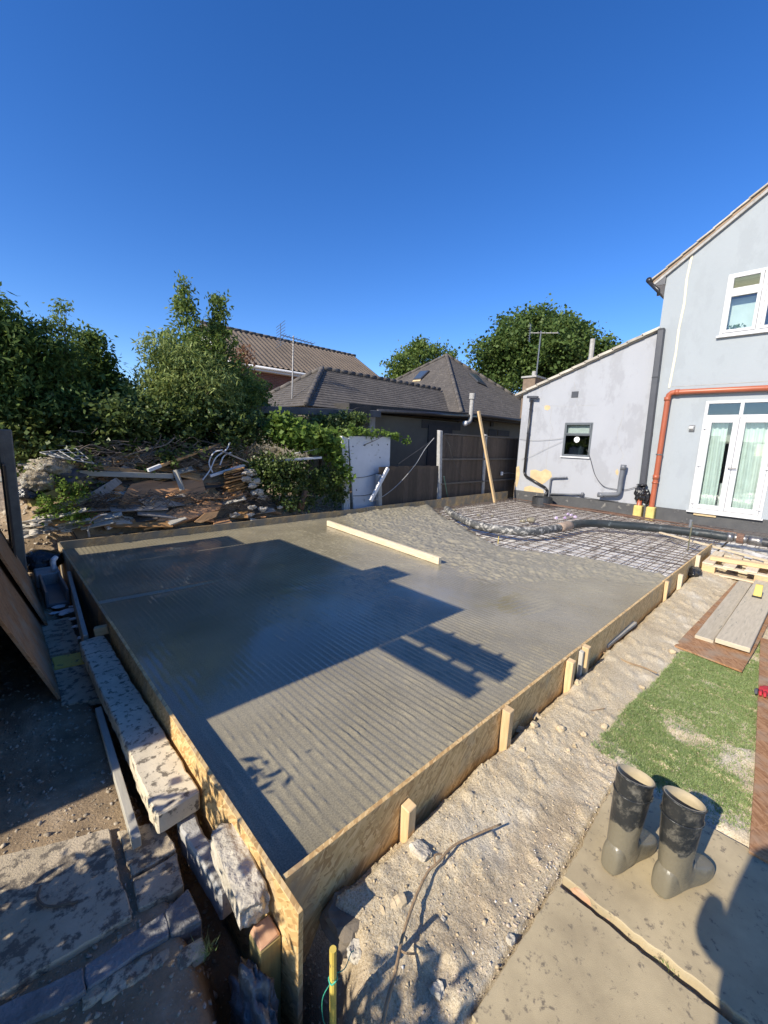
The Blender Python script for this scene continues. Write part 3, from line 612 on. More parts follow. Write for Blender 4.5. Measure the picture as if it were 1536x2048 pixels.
pv = -.165
def fz5(name, pts, lab, cat, m, z=pv, th=.05, group='paving at the lower left'):
    return flag(name, [z5(*p) for p in pts], z, th, m, lab, cat, group)
fz5('paving_slab', [(-260, 420), (478, 235), (578, 622), (-260, 1130)], 'large shaded paving slab with a curled root on it', 'paving', 'paving_grey', th=.05)
fz5('paving_slab', [(512, 250), (705, 205), (772, 330), (578, 445)], 'small paving slab below the end of the thin batten', 'paving', 'paving_grey', z=pv-.004)
fz5('paving_slab', [(583, 455), (775, 340), (806, 482), (610, 590)], 'small square paving slab next to the blue-grey bricks', 'paving', 'paving_grey', z=pv-.006)
fz5('edging_brick', [(722, 598), (822, 500), (886, 640), (750, 702)], 'short blue-grey edging brick at the end of its row', 'brick', 'blue_brick', z=pv-.004, th=.08, group='blue-grey edging bricks')
fz5('edging_brick', [(372, 836), (715, 603), (743, 705), (386, 938)], 'middle blue-grey edging brick of the row', 'brick', 'blue_brick', z=pv-.006, th=.08, group='blue-grey edging bricks')
fz5('edging_brick', [(-60, 1040), (364, 842), (378, 944), (-60, 1190)], 'blue-grey edging brick nearest the bottom left', 'brick', 'blue_brick', z=pv-.003, th=.08, group='blue-grey edging bricks')
fz5('edging_brick', [(270, 1097), (412, 1010), (428, 1110), (300, 1180)], 'loose grey brick lying below the edging row', 'brick', 'blue_brick', z=pv-.05, th=.08, group='blue-grey edging bricks')
for i, (x, y, s) in enumerate([(610, 880, .03), (700, 830, .022), (520, 930, .03), (840, 800, .03), (405, 205, .016), (300, 1035, .012), (440, 960, .03)]):
    c = P(*z5(x, y), -.2); MB().lump(c, (s*1.5, s, s*.8), i+31, 2, .3, flat=.7).build('broken_stone', M['paving_grey'], None, 'broken stone lump under the edging bricks', 'stone', 'broken stones below the paving')
pts = catmull([P(*z5(x, y), pv+.008) for x, y in [(178, 490), (165, 540), (190, 575), (240, 580), (300, 568), (340, 560)]], 4)
MB().tube(pts, .004, 6).build('curled_root', M['twig'], None, 'thin curled root lying on the large shaded paving slab', 'root')
# yellow painted slab, dark flags, white plaster flakes further along
flag('paving_slab', [z4(340, 905), z4(560, 865), z4(700, 1180), z4(420, 1230)], -.20, .04, 'paving_grey', 'dark muddy paving slab behind the yellow patch', 'paving', 'paving at the lower left')
flag('yellow_slab', [z4(352, 905), z4(550, 865), z4(580, 940), z4(372, 985)], -.192, .03, 'yellow', 'worn yellow painted tile lying beside the concrete beam', 'tile')
flag('paving_slab', [z4(270, 665), z4(480, 625), z4(555, 850), z4(340, 890)], -.2, .04, 'paving_grey', 'dark paving slab between white flakes and the yellow tile', 'paving', 'paving at the lower left')
for i, (x, y, s) in enumerate([(405, 555, .05), (460, 585, .06), (370, 600, .035), (430, 605, .04), (500, 640, .035), (560, 765, .03), (520, 690, .03), (490, 555, .02)]):
    c = P(*z4(x, y), -.19); MB().lump(c, (s, s*.8, .008), i+61, 2, .5).build('plaster_flake', M['flake'], None, 'white plaster flake on the dark ground beside the formwork', 'flake', 'white plaster flakes')
# grey channel block and bits near the far left corner
a = P(*z4(370, 470), -.2); b = P(*z4(400, 300), -.2)
t = thing('drain_channel', 'grey plastic drain channel piece behind the left formwork', 'channel', (.36, 4.95, -.2))
MB().box(.27, .44, 4.62, 5.25, -.2, -.17).build('base', M['grey_plastic'], t, bev=.004)
MB().box(.27, .29, 4.62, 5.25, -.17, -.05).build('side', M['grey_plastic'], t, bev=.004); MB().box(.42, .44, 4.62, 5.25, -.17, -.05).build('side', M['grey_plastic'], t, bev=.004)
MB().box(.25, .45, 5.27, 5.55, -.2, -.06).build('concrete_block', M['conc_post'], None, 'small grey block behind the drain channel', 'block', bev=.01)
MB().tube(catmull([(.40, 5.3, -.04), (.40, 5.32, .05), (.43, 5.38, .07)], 4), .025, 8).build('pipe_offcut', M['white_paint'], None, 'short pale pipe offcut standing on the grey block', 'pipe', smooth=True)
MB().lump((.33, 5.85, -.06), (.22, .2, .12), 71, 3, .4).build('tarpaulin', M['bag'], None, 'crumpled dark tarpaulin at the far left corner', 'tarpaulin', smooth=True)
# leaning sheets on the far left
def sheet(quad, th, m, lab, name='chipboard_sheet', cat='board', group=None):
    q = [Vector(p) for p in quad]; n = (q[1]-q[0]).cross(q[3]-q[0]).normalized()
    return MB().hexa([*[p-n*th for p in q], *q]).build(name, M[m], None, lab, cat, group, bev=.0015)
sheet([(.195, 2.95, -.2), (.205, 4.75, -.2), (-.06, 4.7, .5), (-.07, 2.93, .5)], .018, 'osb_brown', 'large dark chipboard sheet leaning at the left edge, nearest one')
sheet([(.245, 4.2, -.2), (.25, 5.35, -.2), (-.03, 5.3, .62), (-.05, 4.2, .62)], .018, 'osb_brown', 'dark chipboard sheet leaning behind the nearest one at the left edge')
# plastic film in the hole
mb = MB().lump((.44, .93, -.36), (.05, .12, .2), 81, 4, .5, 2.2); mb.build('plastic_film', M['film'], None, 'crumpled translucent plastic film hanging in the dark hole', 'plastic film', smooth=True)
c = P(*z5(575, 950), -.3); MB().beam(c+Vector((0, 0, -.2)), P(*z5(572, 850), -.25), .02, .012).build('rusty_strip', M['rust'], None, 'rusty metal strip sticking up below the edging bricks', 'metal strip')

# ================================================================== right side: near ground
def z6(x, y): return 600+x/3.072, 1500+y/3.072
def z7(x, y): return 1036+x/3.072, 1448+y/3.072
def z8(x, y): return 1000+x/2.8657, 1050+y/2.8657
pz = -.195
MB().prism(rough_edge([P(*z7(278, 934), pz), (2.125, .462, pz), (2.14, -.7, pz), (1.425, -.7, pz)], .02, .0022, 5), (0, 0, -.06)).build('patio_flag', M['paving'], None, 'square sandstone flag that the two boots stand on', 'paving', 'patio flags', bev=.003)
MB().prism(rough_edge([(.86, .455, pz-.010), (1.402, .45, pz-.010), (1.398, -.7, pz-.010), (.86, -.7, pz-.010)], .02, .0018, 6), (0, 0, -.06)).build('patio_flag', M['paving'], None, 'plain sandstone flag in front of the boots at the bottom edge', 'paving', 'patio flags', bev=.003)
for i, (x, y, l) in enumerate([(430, 1070, .10), (520, 1140, .06)]):
    c = P(*z7(x, y), pz-.02); MB().lump(c, (.012, l*.6, .018), i+91, 2, .3, flat=.7).build('brick_fragment', mat('frag%d' % i, (.55, .3, .17), (.4, .3, .2), 12, .9), None, 'orange brick fragment stuck in the joint between the patio flags', 'fragment', 'fragments in the joint')
# yellow peg with string
pb = Vector((.555, .70, -.34)); pt_ = Vector((.535, .685, .10))
t = thing('yellow_peg', 'short yellow peg with green string tied round it', 'peg', pb)
MB().tube([pb, pt_], .0092, 10).build('peg', M['yellow'], t, smooth=False)
kp = pb.lerp(pt_, .76); pts = [kp+Vector((math.cos(a)*.0112, math.sin(a)*.0112, .0035*math.sin(a*3))) for a in np.linspace(0, 6.28*2.2, 30)]
MB().tube(pts, .0022, 5).build('string', M['green_string'], t)
MB().tube(catmull([pts[0], kp+Vector((-.022, .012, -.05)), kp+Vector((-.016, .02, -.14)), kp+Vector((.0, .02, -.2))], 5), .0012, 4).build('string', M['green_string'], t)
MB().tube(catmull([pts[-1], kp+Vector((.03, -.01, .012)), kp+Vector((.06, .0, .022)), kp+Vector((.08, .01, .0))], 5), .0012, 4).build('string', M['green_string'], t)
M['mud'] = mat('mud', (.2, .165, .12), (.13, .105, .08), 9, .95, .6, 40)
# sticks and roots
pts = []
for i, (x, y) in enumerate([(1235, 455), (1060, 530), (940, 592), (850, 690), (790, 745), (735, 850), (690, 960), (650, 1080), (620, 1190), (585, 1370), (540, 1530), (505, 1690)]):
    pts.append(P(*z6(x, y), [-.135, -.13, -.128, -.125, -.125, -.125, -.125, -.12, -.118, -.11, -.1, -.09][i]))
pts = catmull(pts, 4)
t = thing('root', 'long bent brown root reaching from the soil to the bottom edge', 'root', pts[-1])
MB().tube(pts, [.0042+.0016*i/len(pts) for i in range(len(pts))], 7).build('stem', M['root'], t, smooth=True)
MB().tube(catmull([pts[13], pts[13]+Vector((.02, .02, .01)), pts[13]+Vector((.05, .01, .0))], 3), .004, 5).build('side_shoot', M['root'], t)
MB().tube(catmull([pts[33], pts[33]+Vector((.01, -.02, .0)), pts[33]+Vector((.04, -.03, -.02))], 3), .003, 5).build('side_shoot', M['root'], t)
MB().tube(catmull([P(*z6(x, y), -.15) for x, y in [(935, 565), (880, 490), (862, 440), (920, 405), (965, 395)]], 4), .0035, 5).build('thin_root', M['root'], None, 'short forked root on the soil above the long root', 'root')
a = P(*z6(310, 1150), -.19); b = P(*z6(640, 915), -.15); mb = MB()
mb.tube([a.lerp(b, i/14)+Vector((0, 0, .006*math.sin(i*2))) for i in range(15)], [.022+.006*math.sin(i*1.7)+.003*math.cos(i*4) for i in range(15)], 10); mb.build('muddy_root', M['clod'], None, 'thick soil-caked root pointing out from under the boulder', 'root', smooth=False)
for (x, y, sx, sy, sz, lab, nm) in [(300, 1040, .075, .085, .05, 'large soil-covered boulder at the formwork near the yellow peg', 'boulder'), (735, 665, .028, .042, .016, 'flat grey stone beside the bend of the long root', 'stone'),
        (850, 1435, .018, .018, .014, 'small bluish white stone on the soil right of the yellow peg', 'stone'), (345, 1220, .022, .03, .02, 'broken pale brick under the soil-caked root', 'brick piece'),
        (1300, 1110, .015, .014, .009, 'round grey pebble near the patio edge', 'pebble'), (880, 1025, .007, .009, .007, 'dark pebble on the pale soil patch', 'pebble')]:
    c = P(*z6(x, y), -.2 if nm == 'boulder' else -.17); MB().lump((c.x, c.y, -.2 if nm == 'boulder' else gz(c.x, c.y)+sz*.35), (sx, sy, sz), int(x), 3, .3, 1.8, flat=.75).build(nm.replace(' ', '_'), M['mud'] if nm == 'boulder' else M['rubble'], None, lab, nm)
# clods round the stakes
for i, (x, y, s) in enumerate([(210, 1075, .03), (190, 1180, .022), (230, 1110, .02), (120, 1160, .03), (440, 930, .025), (400, 910, .02), (60, 1195, .02), (345, 1180, .025), (480, 1190, .02), (430, 1255, .012), (395, 1280, .012), (600, 1130, .022), (990, 715, .03), (820, 910, .02), (130, 1300, .014)]):
    c = P(*z8(x, y), -.16); MB().lump((c.x, c.y, gz(c.x, c.y)+s*.3), (s, s*.9, s*.7), i+111, 2, .45).build('clod', M['clod'], None, 'fist-sized clod of dry soil near the formwork stakes', 'clod', 'larger clods by the stakes')
a = P(*z8(600, 690), -.14); b = P(*z8(765, 560), -.13)
MB().beam(a, b, .055, .03).build('timber_offcut', M['grey_wood'], None, 'dark weathered timber offcut lying in the soil along the formwork', 'offcut', bev=.003)
MB().tube(catmull([P(*z8(x, y), -.155) for x, y in [(560, 725), (640, 745), (740, 790), (820, 815), (900, 850)]], 4), .006, 5).build('bent_cane', M['root'], None, 'pale bent cane across the soil towards the lawn', 'cane')
MB().tube(catmull([P(*z8(x, y), -.165) for x, y in [(395, 1045), (450, 1062), (520, 1065), (600, 1050)]], 4), .003, 5).build('thin_root', M['root'], None, 'thin twig curving over the soil between stakes and lawn', 'twig')
MB().lump(P(*z8(1110, 265), -.1), (.16, .08, .06), 131, 3, .5).build('plastic_scrap', M['bag'], None, 'crumpled black plastic beside the formwork near the pallet', 'plastic', smooth=True)
# chipboard sheet with planks on the lawn
q = [P(*z8(x, y), -.175) for x, y in [(1000, 690), (1388, 838), (1470, 700), (1660, 330), (1350, 325)]]
MB().prism(q, (0, 0, -.012)).build('chipboard_sheet', M['osb_brown'], None, 'brown chipboard sheet under two planks on the lawn', 'board', bev=.001)
a = P(*z8(1180, 650), -.15); b = P(*z8(1425, 330), -.15)
MB().beam(a+Vector((0, .012, -.012)), b+Vector((0, .03, -.012)), .13, .03).build('scaffold_plank', M['old_plank'], None, 'left of two grey planks on the brown chipboard sheet', 'plank', 'planks on the chipboard sheet', bev=.004)
a = P(*z8(1330, 690), -.14); b = P(*z8(1535, 330), -.14)
MB().beam(a, b, .225, .04).build('scaffold_plank', M['old_plank'], None, 'wide right-hand grey plank carrying the yellow tool', 'plank', 'planks on the chipboard sheet', bev=.004)
c = P(*z8(1472, 415), -.12)
t = thing('yellow_tool', 'small yellow hand tool standing on the wide plank', 'tool', c)
MB().hexa([c+Vector(p) for p in [(-.02, -.035, 0), (.02, -.035, 0), (.02, .035, 0), (-.02, .035, 0), (.05, -.03, .13), (.08, -.03, .13), (.08, .03, .13), (.05, .03, .13)]]).build('handle', M['yellow'], t, bev=.004)
MB().box(c.x-.03, c.x+.02, c.y-.04, c.y+.04, c.z+.001, c.z+.018).build('foot', M['black_plastic'], t, bev=.003)
# red glove
c = P(1528, 1385, -.175); t = thing('work_glove', 'red and grey work glove lying on the lawn edge', 'glove', c)
MB().lump(c+Vector((.02, -.02, .012)), (.06, .05, .018), 141, 3, .25).build('palm', M['red_cloth'], t, smooth=True)
for i in range(4):
    s0 = c+Vector((-.02, .035-.022*i, .012)); MB().tube([s0, s0+Vector((-.035, .004, .006)), s0+Vector((-.062, .0, -.004))], [.011, .0105, .007], 8).build('finger', M['grey_cloth'] if i in (0, 3) else M['red_cloth'], t, smooth=True)
MB().tube([c+Vector((.03, -.06, .01)), c+Vector((-.01, -.085, .01)), c+Vector((-.035, -.09, .005))], [.012, .011, .008], 8).build('thumb', M['grey_cloth'], t, smooth=True)
# chipboard strip on the right
e0 = P(1521, 1275, -.185); e1 = P(1509, 1550, -.185); e2 = P(1498, 1702, -.185)
MB().prism([(e2.x, e2.y, -.183), (e2.x, e2.y-.6, -.183), (e0.x, e2.y-.6, -.183), (e0.x, e0.y, -.183), (e1.x, e1.y, -.183)], (0, 0, -.012)).build('chipboard_sheet', M['osb_brown'], None, 'brown chipboard sheet along the right edge beside the boots', 'board', bev=.001)
# pallet
px0 = P(1403, 1128, -.06).x
t = thing('wooden_pallet', 'wooden pallet at the end of the formwork', 'pallet', (px0+.5, .4, -.17))
for k, x in enumerate((px0, px0+.42, px0+.84)):
    MB().box(x, x+.1, -.30, .90, -.175, -.155).build('runner', M['pine_pale'], t, bev=.002)
    for y in (.76, .23, -.30): MB().box(x+.002, x+.098, y, y+.14, -.154, -.07).build('block', M['pine'], t, bev=.003)
    MB().box(x, x+.1, -.30, .90, -.069, -.049).build('stringer_board', M['pine_pale'], t, bev=.002)
for k in range(6):
    y = .78-k*.215; MB().box(px0-.01, px0+.96, y, y+.12, -.048, -.028).build('deck_board', M['pine_pale'], t, bev=.002)
MB().beam((px0+.25, .86, -.0), (px0+.45, -.5, .0), .12, .05).build('timber_plank', M['pine'], None, 'yellowish timber lying across the pallet beside the formwork end', 'plank', bev=.003)
a = P(1320, 1065, -.02); b = P(1560, 1128, .02); MB().beam(a, b, .05, .025).build('timber_lath', M['pine_pale'], None, 'long thin lath laid from the mesh across the formwork end to the pallet', 'lath', bev=.002)
# ================================================================== lawn
poly = [P(*z8(x, y), -.19) for x, y in [(515, 1270), (690, 1085), (880, 905), (1035, 725), (1150, 745), (1385, 842), (1480, 700)]] + [P(1522, 1272, -.19), P(1509, 1550, -.19), P(1500, 1660, -.19), P(1430, 1640, -.19), P(1330, 1590, -.19), P(1275, 1545, -.19), P(1235, 1525, -.19)]
px_ = np.array([p.x for p in poly]); py_ = np.array([p.y for p in poly])
def inpoly(x, y):
    r = np.zeros(x.shape, bool); j = len(px_)-1
    for i in range(len(px_)):
        c = ((py_[i] > y) != (py_[j] > y)) & (x < (px_[j]-px_[i])*(y-py_[i])/(py_[j]-py_[i]+1e-12)+px_[i]); r ^= c; j = i
    return r
n = 150000; gx = px_.min()+(px_.max()-px_.min())*RNG.random(n); gy = py_.min()+(py_.max()-py_.min())*RNG.random(n)
den = fbm(gx*3.2, gy*3.2, 71, 4); jit = .03*(fbm(gx*9, gy*9, 73)-.5)
ok = inpoly(gx+jit, gy+jit) & (RNG.random(n) < np.clip((den-.30)*5, .12, 1)); gx = gx[ok]; gy = gy[ok]
k = len(gx); hgt = .007+.011*RNG.random(k); an = RNG.random(k)*6.283; wd = .0016+.0012*RNG.random(k); zz = gh(gx, gy)
ca, sa = np.cos(an), np.sin(an); lx = (RNG.normal(size=k))*.010; ly = RNG.normal(size=k)*.010
V = np.stack([np.stack([gx-ca*wd, gy-sa*wd, zz-.002], -1), np.stack([gx+ca*wd, gy+sa*wd, zz-.002], -1), np.stack([gx+lx, gy+ly, zz+hgt], -1)], 1).reshape(-1, 3)
mesh_np('lawn_grass', V, np.arange(k*3).reshape(-1, 3), L_['grass'], label='short patchy dusty green lawn beside the sandy soil', cat='grass', kind='stuff')
def tuft(px, n, h, z, name, lab, sp=.03, m='grass', cat='grass', group='grass tufts'):
    V = []; 
    for u, v in px:
        c = P(u, v, z)
        for i in range(n):
            x = c.x+random.gauss(0, sp); y = c.y+random.gauss(0, sp); a = random.random()*6.28; w = .0015; hh = h*random.uniform(.5, 1.2)
            V += [(x-math.cos(a)*w, y-math.sin(a)*w, z), (x+math.cos(a)*w, y+math.sin(a)*w, z), (x+random.gauss(0, h*.4), y+random.gauss(0, h*.4), z+hh)]
    mesh_np(name, V, np.arange(len(V)).reshape(-1, 3), L_[m], label=lab, cat=cat, group=group, kind='stuff')
tuft([z7(x, y) for x, y in [(580, 1170), (820, 1370), (860, 1410), (900, 1440), (940, 1480), (970, 1510), (790, 1350)]], 22, .022, pz-.03, 'joint_grass', 'grass growing in the joint between the two patio flags', .012)
tuft([z5(890, 790), z5(870, 800), z5(905, 780)], 40, .03, -.2, 'joint_grass', 'small grass tuft at the end of the edging bricks', .015)
# ================================================================== boots
def boot(base, ang, lean, H_, seed, lab):
    t = thing('rubber_boot', lab, 'boot', base, 'pair of muddy boots on the patio flag'); random.seed(seed)
    # spine rings: centre (forward, up), half length, half width, tilt of ring
    rings = [(-.012+lean, H_, .078, .060, -.30), (-.010+lean*.9, H_-.045, .077, .059, -.13), (-.008+lean*.6, H_*.66, .071, .056, -.02), (-.006+lean*.35, H_*.5, .064, .053, 0.03), (-.004+lean*.15, H_*.38, .060, .050, .06), (.0, H_*.29, .063, .048, .16), (.008, H_*.20, .072, .046, .35), (.03, H_*.135, .085, .045, .8)]
    V = []; n = 20
    def ring(cx, cz, a, b, til):
        r = []
        for k in range(n):
            th = 2*math.pi*k/n; x = math.cos(th)*a; y = math.sin(th)*b
            r.append((cx+x*math.cos(til), y, cz+x*math.sin(til)*1.0))
        return r
    outer = [ring(*r) for r in rings]
    # foot: from the instep forward as closed vertical sections, plus heel
    mbx = MB()
    def skin(rs, close=False):
        b0 = len(mbx.v)
        for r in rs: mbx.v += r
        for i in range(len(rs)-1):
            for k in range(n):
                k2 = (k+1) % n; mbx.f.append((b0+i*n+k, b0+(i+1)*n+k, b0+(i+1)*n+k2, b0+i*n+k2)); mbx.uv.append([(0, 0)]*4)
        if close:
            for i, rev in ((0, False), (len(rs)-1, True)):
                idx = [b0+i*n+k for k in range(n)]; mbx.f.append(tuple(idx if not rev else reversed(idx))); mbx.uv.append([(0, 0)]*n)
    def sec(x, w, h, zb=.0):
        r = []
        for k in range(n):
            th = 2*math.pi*k/n; y = math.cos(th); z = math.sin(th)
            yy = math.copysign(abs(y)**.75, y)*w; z2 = (math.copysign(abs(z)**(.7 if z > 0 else .35), z)+1)/2*h
            r.append((x, -yy, zb+z2))
        return r
    foot = [sec(-.076, .012, .03, .012), sec(-.073, .026, .085, .002), sec(-.064, .035, .115, 0), sec(-.045, .039, .13, 0), sec(-.01, .040, .138, 0), sec(.03, .039, .128, 0), sec(.065, .040, .104, 0), sec(.10, .045, .084, 0), sec(.135, .047, .073, 0), sec(.165, .045, .065, 0), sec(.19, .038, .055, 0), sec(.205, .028, .042, .006), sec(.211, .008, .02, .014)]
    skin(outer); skin(foot, True)
    R3 = Matrix.Rotation(ang, 3, 'Z')
    mbx.v = [tuple(R3 @ Vector((p[0], p[1], p[2])) + Vector(base)) for p in mbx.v]
    o = mbx.build('shell', M['boot'], t, smooth=True)
    s = o.modifiers.new('sub', 'SUBSURF'); s.levels = 1; s.render_levels = 2
    mbx = MB(); inn = [ring(r[0], r[1]+(.001 if i == 0 else 0), r[2]-.004, r[3]-.004, r[4]) for i, r in enumerate(rings[:6])]; inn = [ring(*rings[0])] + inn
    b0 = len(mbx.v)
    for r in inn: mbx.v += r
    for i in range(len(inn)-1):
        for k in range(n): k2 = (k+1) % n; mbx.f.append((i*n+k, i*n+k2, (i+1)*n+k2, (i+1)*n+k)); mbx.uv.append([(0, 0)]*4)
    mbx.f.append(tuple((len(inn)-1)*n+k for k in range(n))); mbx.uv.append([(0, 0)]*n)
    mbx.v = [tuple(R3 @ Vector(p) + Vector(base)) for p in mbx.v]; mbx.build('lining', M['lining'], t, label='cream fabric lining', smooth=True)
    for zf in (.985, .80):
        i = 0 if zf > .9 else 1; rr_ = rings[0] if i == 0 else rings[1]
        rg_ = ring(rr_[0], rr_[1]-(.004 if i == 0 else .02), rr_[2]+.001, rr_[3]+.001, rr_[4]); pts = [R3 @ Vector(p) + Vector(base) for p in rg_+rg_[:1]]
        MB().tube(pts, .0028, 5, False).build('rim_band', M['boot'], t, smooth=True)
    return t
def boot_mat():
    m = bpy.data.materials.new('boot_rubber'); m.use_nodes = True; nt = m.node_tree; N = nt.nodes; b = N['Principled BSDF']
    tc = N.new('ShaderNodeTexCoord'); sp = N.new('ShaderNodeSeparateXYZ'); lk(nt, tc.outputs['Object'], sp.inputs[0])
    n = N.new('ShaderNodeTexNoise'); n.inputs['Scale'].default_value = 14; n.inputs['Detail'].default_value = 5; lk(nt, tc.outputs['Object'], n.inputs['Vector'])
    a = N.new('ShaderNodeMath'); a.operation = 'MULTIPLY_ADD'; a.inputs[1].default_value = .26; lk(nt, n.outputs[0], a.inputs[0]); lk(nt, sp.outputs[2], a.inputs[2])
    r = N.new('ShaderNodeValToRGB'); e = r.color_ramp.elements; e[0].position = .325; e[0].color = (1, 1, 1, 1); e[1].position = .335; e[1].color = (0, 0, 0, 1); lk(nt, a.outputs[0], r.inputs[0])
    n2 = N.new('ShaderNodeTexNoise'); n2.inputs['Scale'].default_value = 16; n2.inputs['Detail'].default_value = 12; n2.inputs['Roughness'].default_value = .75; lk(nt, tc.outputs['Object'], n2.inputs['Vector'])
    r2 = N.new('ShaderNodeValToRGB'); q = r2.color_ramp.elements; q[0].position = .51; q[0].color = (.022, .024, .025, 1); q[1].position = .66; q[1].color = (.15, .14, .115, 1); lk(nt, n2.outputs[0], r2.inputs[0])
    mx = N.new('ShaderNodeMix'); mx.data_type = 'RGBA'; mx.inputs[7].default_value = (.165, .146, .103, 1); lk(nt, r.outputs[0], mx.inputs[0]); lk(nt, r2.outputs[0], mx.inputs[6]); lk(nt, mx.outputs[2], b.inputs['Base Color'])
    b.inputs['Roughness'].default_value = .33
    bp = N.new('ShaderNodeBump'); n4 = N.new('ShaderNodeTexNoise'); n4.inputs['Scale'].default_value = 55; n4.inputs['Detail'].default_value = 4; lk(nt, tc.outputs['Object'], n4.inputs['Vector']); bp.inputs['Strength'].default_value = .5; bp.inputs['Distance'].default_value = .005; lk(nt, n4.outputs[0], bp.inputs['Height']); lk(nt, bp.outputs[0], b.inputs['Normal'])
    return m
M['boot'] = boot_mat(); M['lining'] = mat('lining', (.46, .39, .26), (.36, .3, .2), 12, .9)
bb = P(*z7(905, 1090), pz); boot((bb.x+.07, bb.y, pz+.001), -.38, -.0, .385, 1, 'right-hand muddy rubber boot with cream lining, nearer the camera')
bb = P(*z7(570, 930), pz); boot((bb.x+.07, bb.y-.005, pz+.001), -.28, .035, .385, 2, 'left-hand muddy rubber boot with cream lining, farther from the camera')
random.seed(11)
# ================================================================== the grey rendered house
HX = 11.0
def wallmat(name, c1, c2, c3):
    return mat(name, c1, c2, 1.3, .85, .55, 22, c3, 2.0, .57, bdist=.006, stretch=(1, 1, .55), det=9)
M['render'] = wallmat('render', (.325, .355, .375), (.31, .34, .36), (.30, .328, .347))
M['render2'] = wallmat('render_ext', (.35, .36, .385), (.325, .335, .358), (.30, .307, .326))
M['plinth'] = mat('plinth', (.045, .046, .05), (.075, .075, .075), 4, .7, .4, 30, c3=(.2, .19, .17), s3=4, t3=.63)
M['tan'] = mat('bare_render', (.58, .45, .26), (.46, .34, .19), 7, .9, .5, 40)
M['tile_pale'] = mat('tile_pale', (.5, .45, .37), (.36, .33, .28), 7, .9, .4, 40, rnd=.2)
M['tile_brown'] = mat('tile_brown', (.34, .24, .16), (.24, .17, .115), 2.5, .85, .3, 30)
M['tile_dark'] = mat('tile_dark', (.115, .1, .086), (.075, .066, .058), 2.2, .9, .4, 25, c3=(.16, .14, .118), s3=9, t3=.6, rnd=.15)
def wall_cells(mb, x0, x1, ys, top, zb, openings):
    """wall in the plane x = const: columns between the y breaks, holes left for openings (ya, yb, za, zb)"""
    br = sorted(set([ys[0], ys[1]] + [v for o in openings for v in o[:2] if ys[0] < v < ys[1]]))
    for a, b in zip(br[:-1], br[1:]):
        mid = (a+b)/2; z = zb; op = sorted([o for o in openings if o[0] < mid < o[1]], key=lambda o: o[2])
        for o in op:
            if o[2] > z: mb.box(x0, x1, a, b, z, o[2])
            z = o[3]
        mb.hexa([(x0, a, z), (x1, a, z), (x1, b, z), (x0, b, z), (x0, a, top(a)), (x1, a, top(a)), (x1, b, top(b)), (x0, b, top(b))])
RID_Y = -1.25
def gable(y): return 5.20 + .735*(min(2.9, 2.9) - y) if y > RID_Y else 5.20 + .735*(2.9-RID_Y) - .735*(RID_Y-y)
fd = (.66, 1.845, .17, 2.47); uw = (-.05, 1.815, 3.75, 4.90)
house = thing('house', 'pale grey rendered gable house with white patio doors and upstairs window', 'house', (14.5, -1.2, -.3))
mb = MB(); wall_cells(mb, HX, HX+.26, (-5.4, RID_Y), gable, .155, []); wall_cells(mb, HX, HX+.26, (RID_Y, 2.77), gable, .155, [fd, uw])
mb.box(HX, HX+.26, 2.77, 2.9, .155, 5.20+.09)
mb.box(HX+.26, 18.5, 2.66, 2.9, .155, 5.2); mb.box(HX+.26, 18.5, -5.4, -5.15, .155, 5.2); mb.box(18.3, 18.5, -5.15, 2.66, .155, 5.2)
mb.build('wall', M['render'], house)
MB().box(HX-.015, HX+.3, -5.4, 2.78, -.5, .154).build('plinth', M['plinth'], house, bev=.004)
# roof: two tiled slopes with courses
def slope(name, parent, e0, e1, t0, t1, n, m, lift=.022, th=.03):
    e0, e1, t0, t1 = map(Vector, (e0, e1, t0, t1)); nn = (e1-e0).cross(t0-e0)
    if nn.length < 1e-6: nn = (e1-e0).cross(t1-e0)
    nn.normalize()
    if nn.z < 0: nn = -nn
    mb = MB()
    for i in range(n):
        a, b = i/n, min(1, (i+1.12)/n)
        p, q, r, s = e0.lerp(t0, a), e1.lerp(t1, a), e1.lerp(t1, b), e0.lerp(t0, b)
        L = (q-p).length; uo = random.random()
        k = len(mb.v)
        up = [p+nn*(lift+th*.3), q+nn*(lift+th*.3), r+nn*.004, s+nn*.004]; dn = [p-nn*.004, q-nn*.004]
        mb.face(up, [(uo, 0), (uo+L, 0), (uo+L, 1), (uo, 1)]); mb.face([dn[0], dn[1], up[1], up[0]]); mb.face([dn[0], up[0], s]); mb.face([dn[1], r, up[1]])
    return mb.build(name, m, parent)
ez = 5.16; oy = 3.13
def zr(y): return 5.27 + .735*(2.9-y)
roof = MB().hexa([(HX-.06, RID_Y, zr(RID_Y)-.06), (18.6, RID_Y, zr(RID_Y)-.06), (18.6, oy, zr(oy)-.06), (HX-.06, oy, zr(oy)-.06), (HX-.06, RID_Y, zr(RID_Y)), (18.6, RID_Y, zr(RID_Y)), (18.6, oy, zr(oy)), (HX-.06, oy, zr(oy))])
yl = 2*RID_Y-oy
roof.hexa([(HX-.06, yl, zr(oy)-.06), (18.6, yl, zr(oy)-.06), (18.6, RID_Y, zr(RID_Y)-.061), (HX-.06, RID_Y, zr(RID_Y)-.061), (HX-.06, yl, zr(oy)), (18.6, yl, zr(oy)), (18.6, RID_Y, zr(RID_Y)-.001), (HX-.06, RID_Y, zr(RID_Y)-.001)])
roof = roof.build('roof', M['tile_brown'], house)
slope('tile_courses', roof, (HX-.07, oy+.03, zr(oy+.03)), (18.6, oy+.03, zr(oy+.03)), (HX-.07, RID_Y, zr(RID_Y)), (18.6, RID_Y, zr(RID_Y)), 18, M['tile_brown'])
k = 18; d = Vector((0, RID_Y-oy-.03, zr(RID_Y)-zr(oy+.03)))
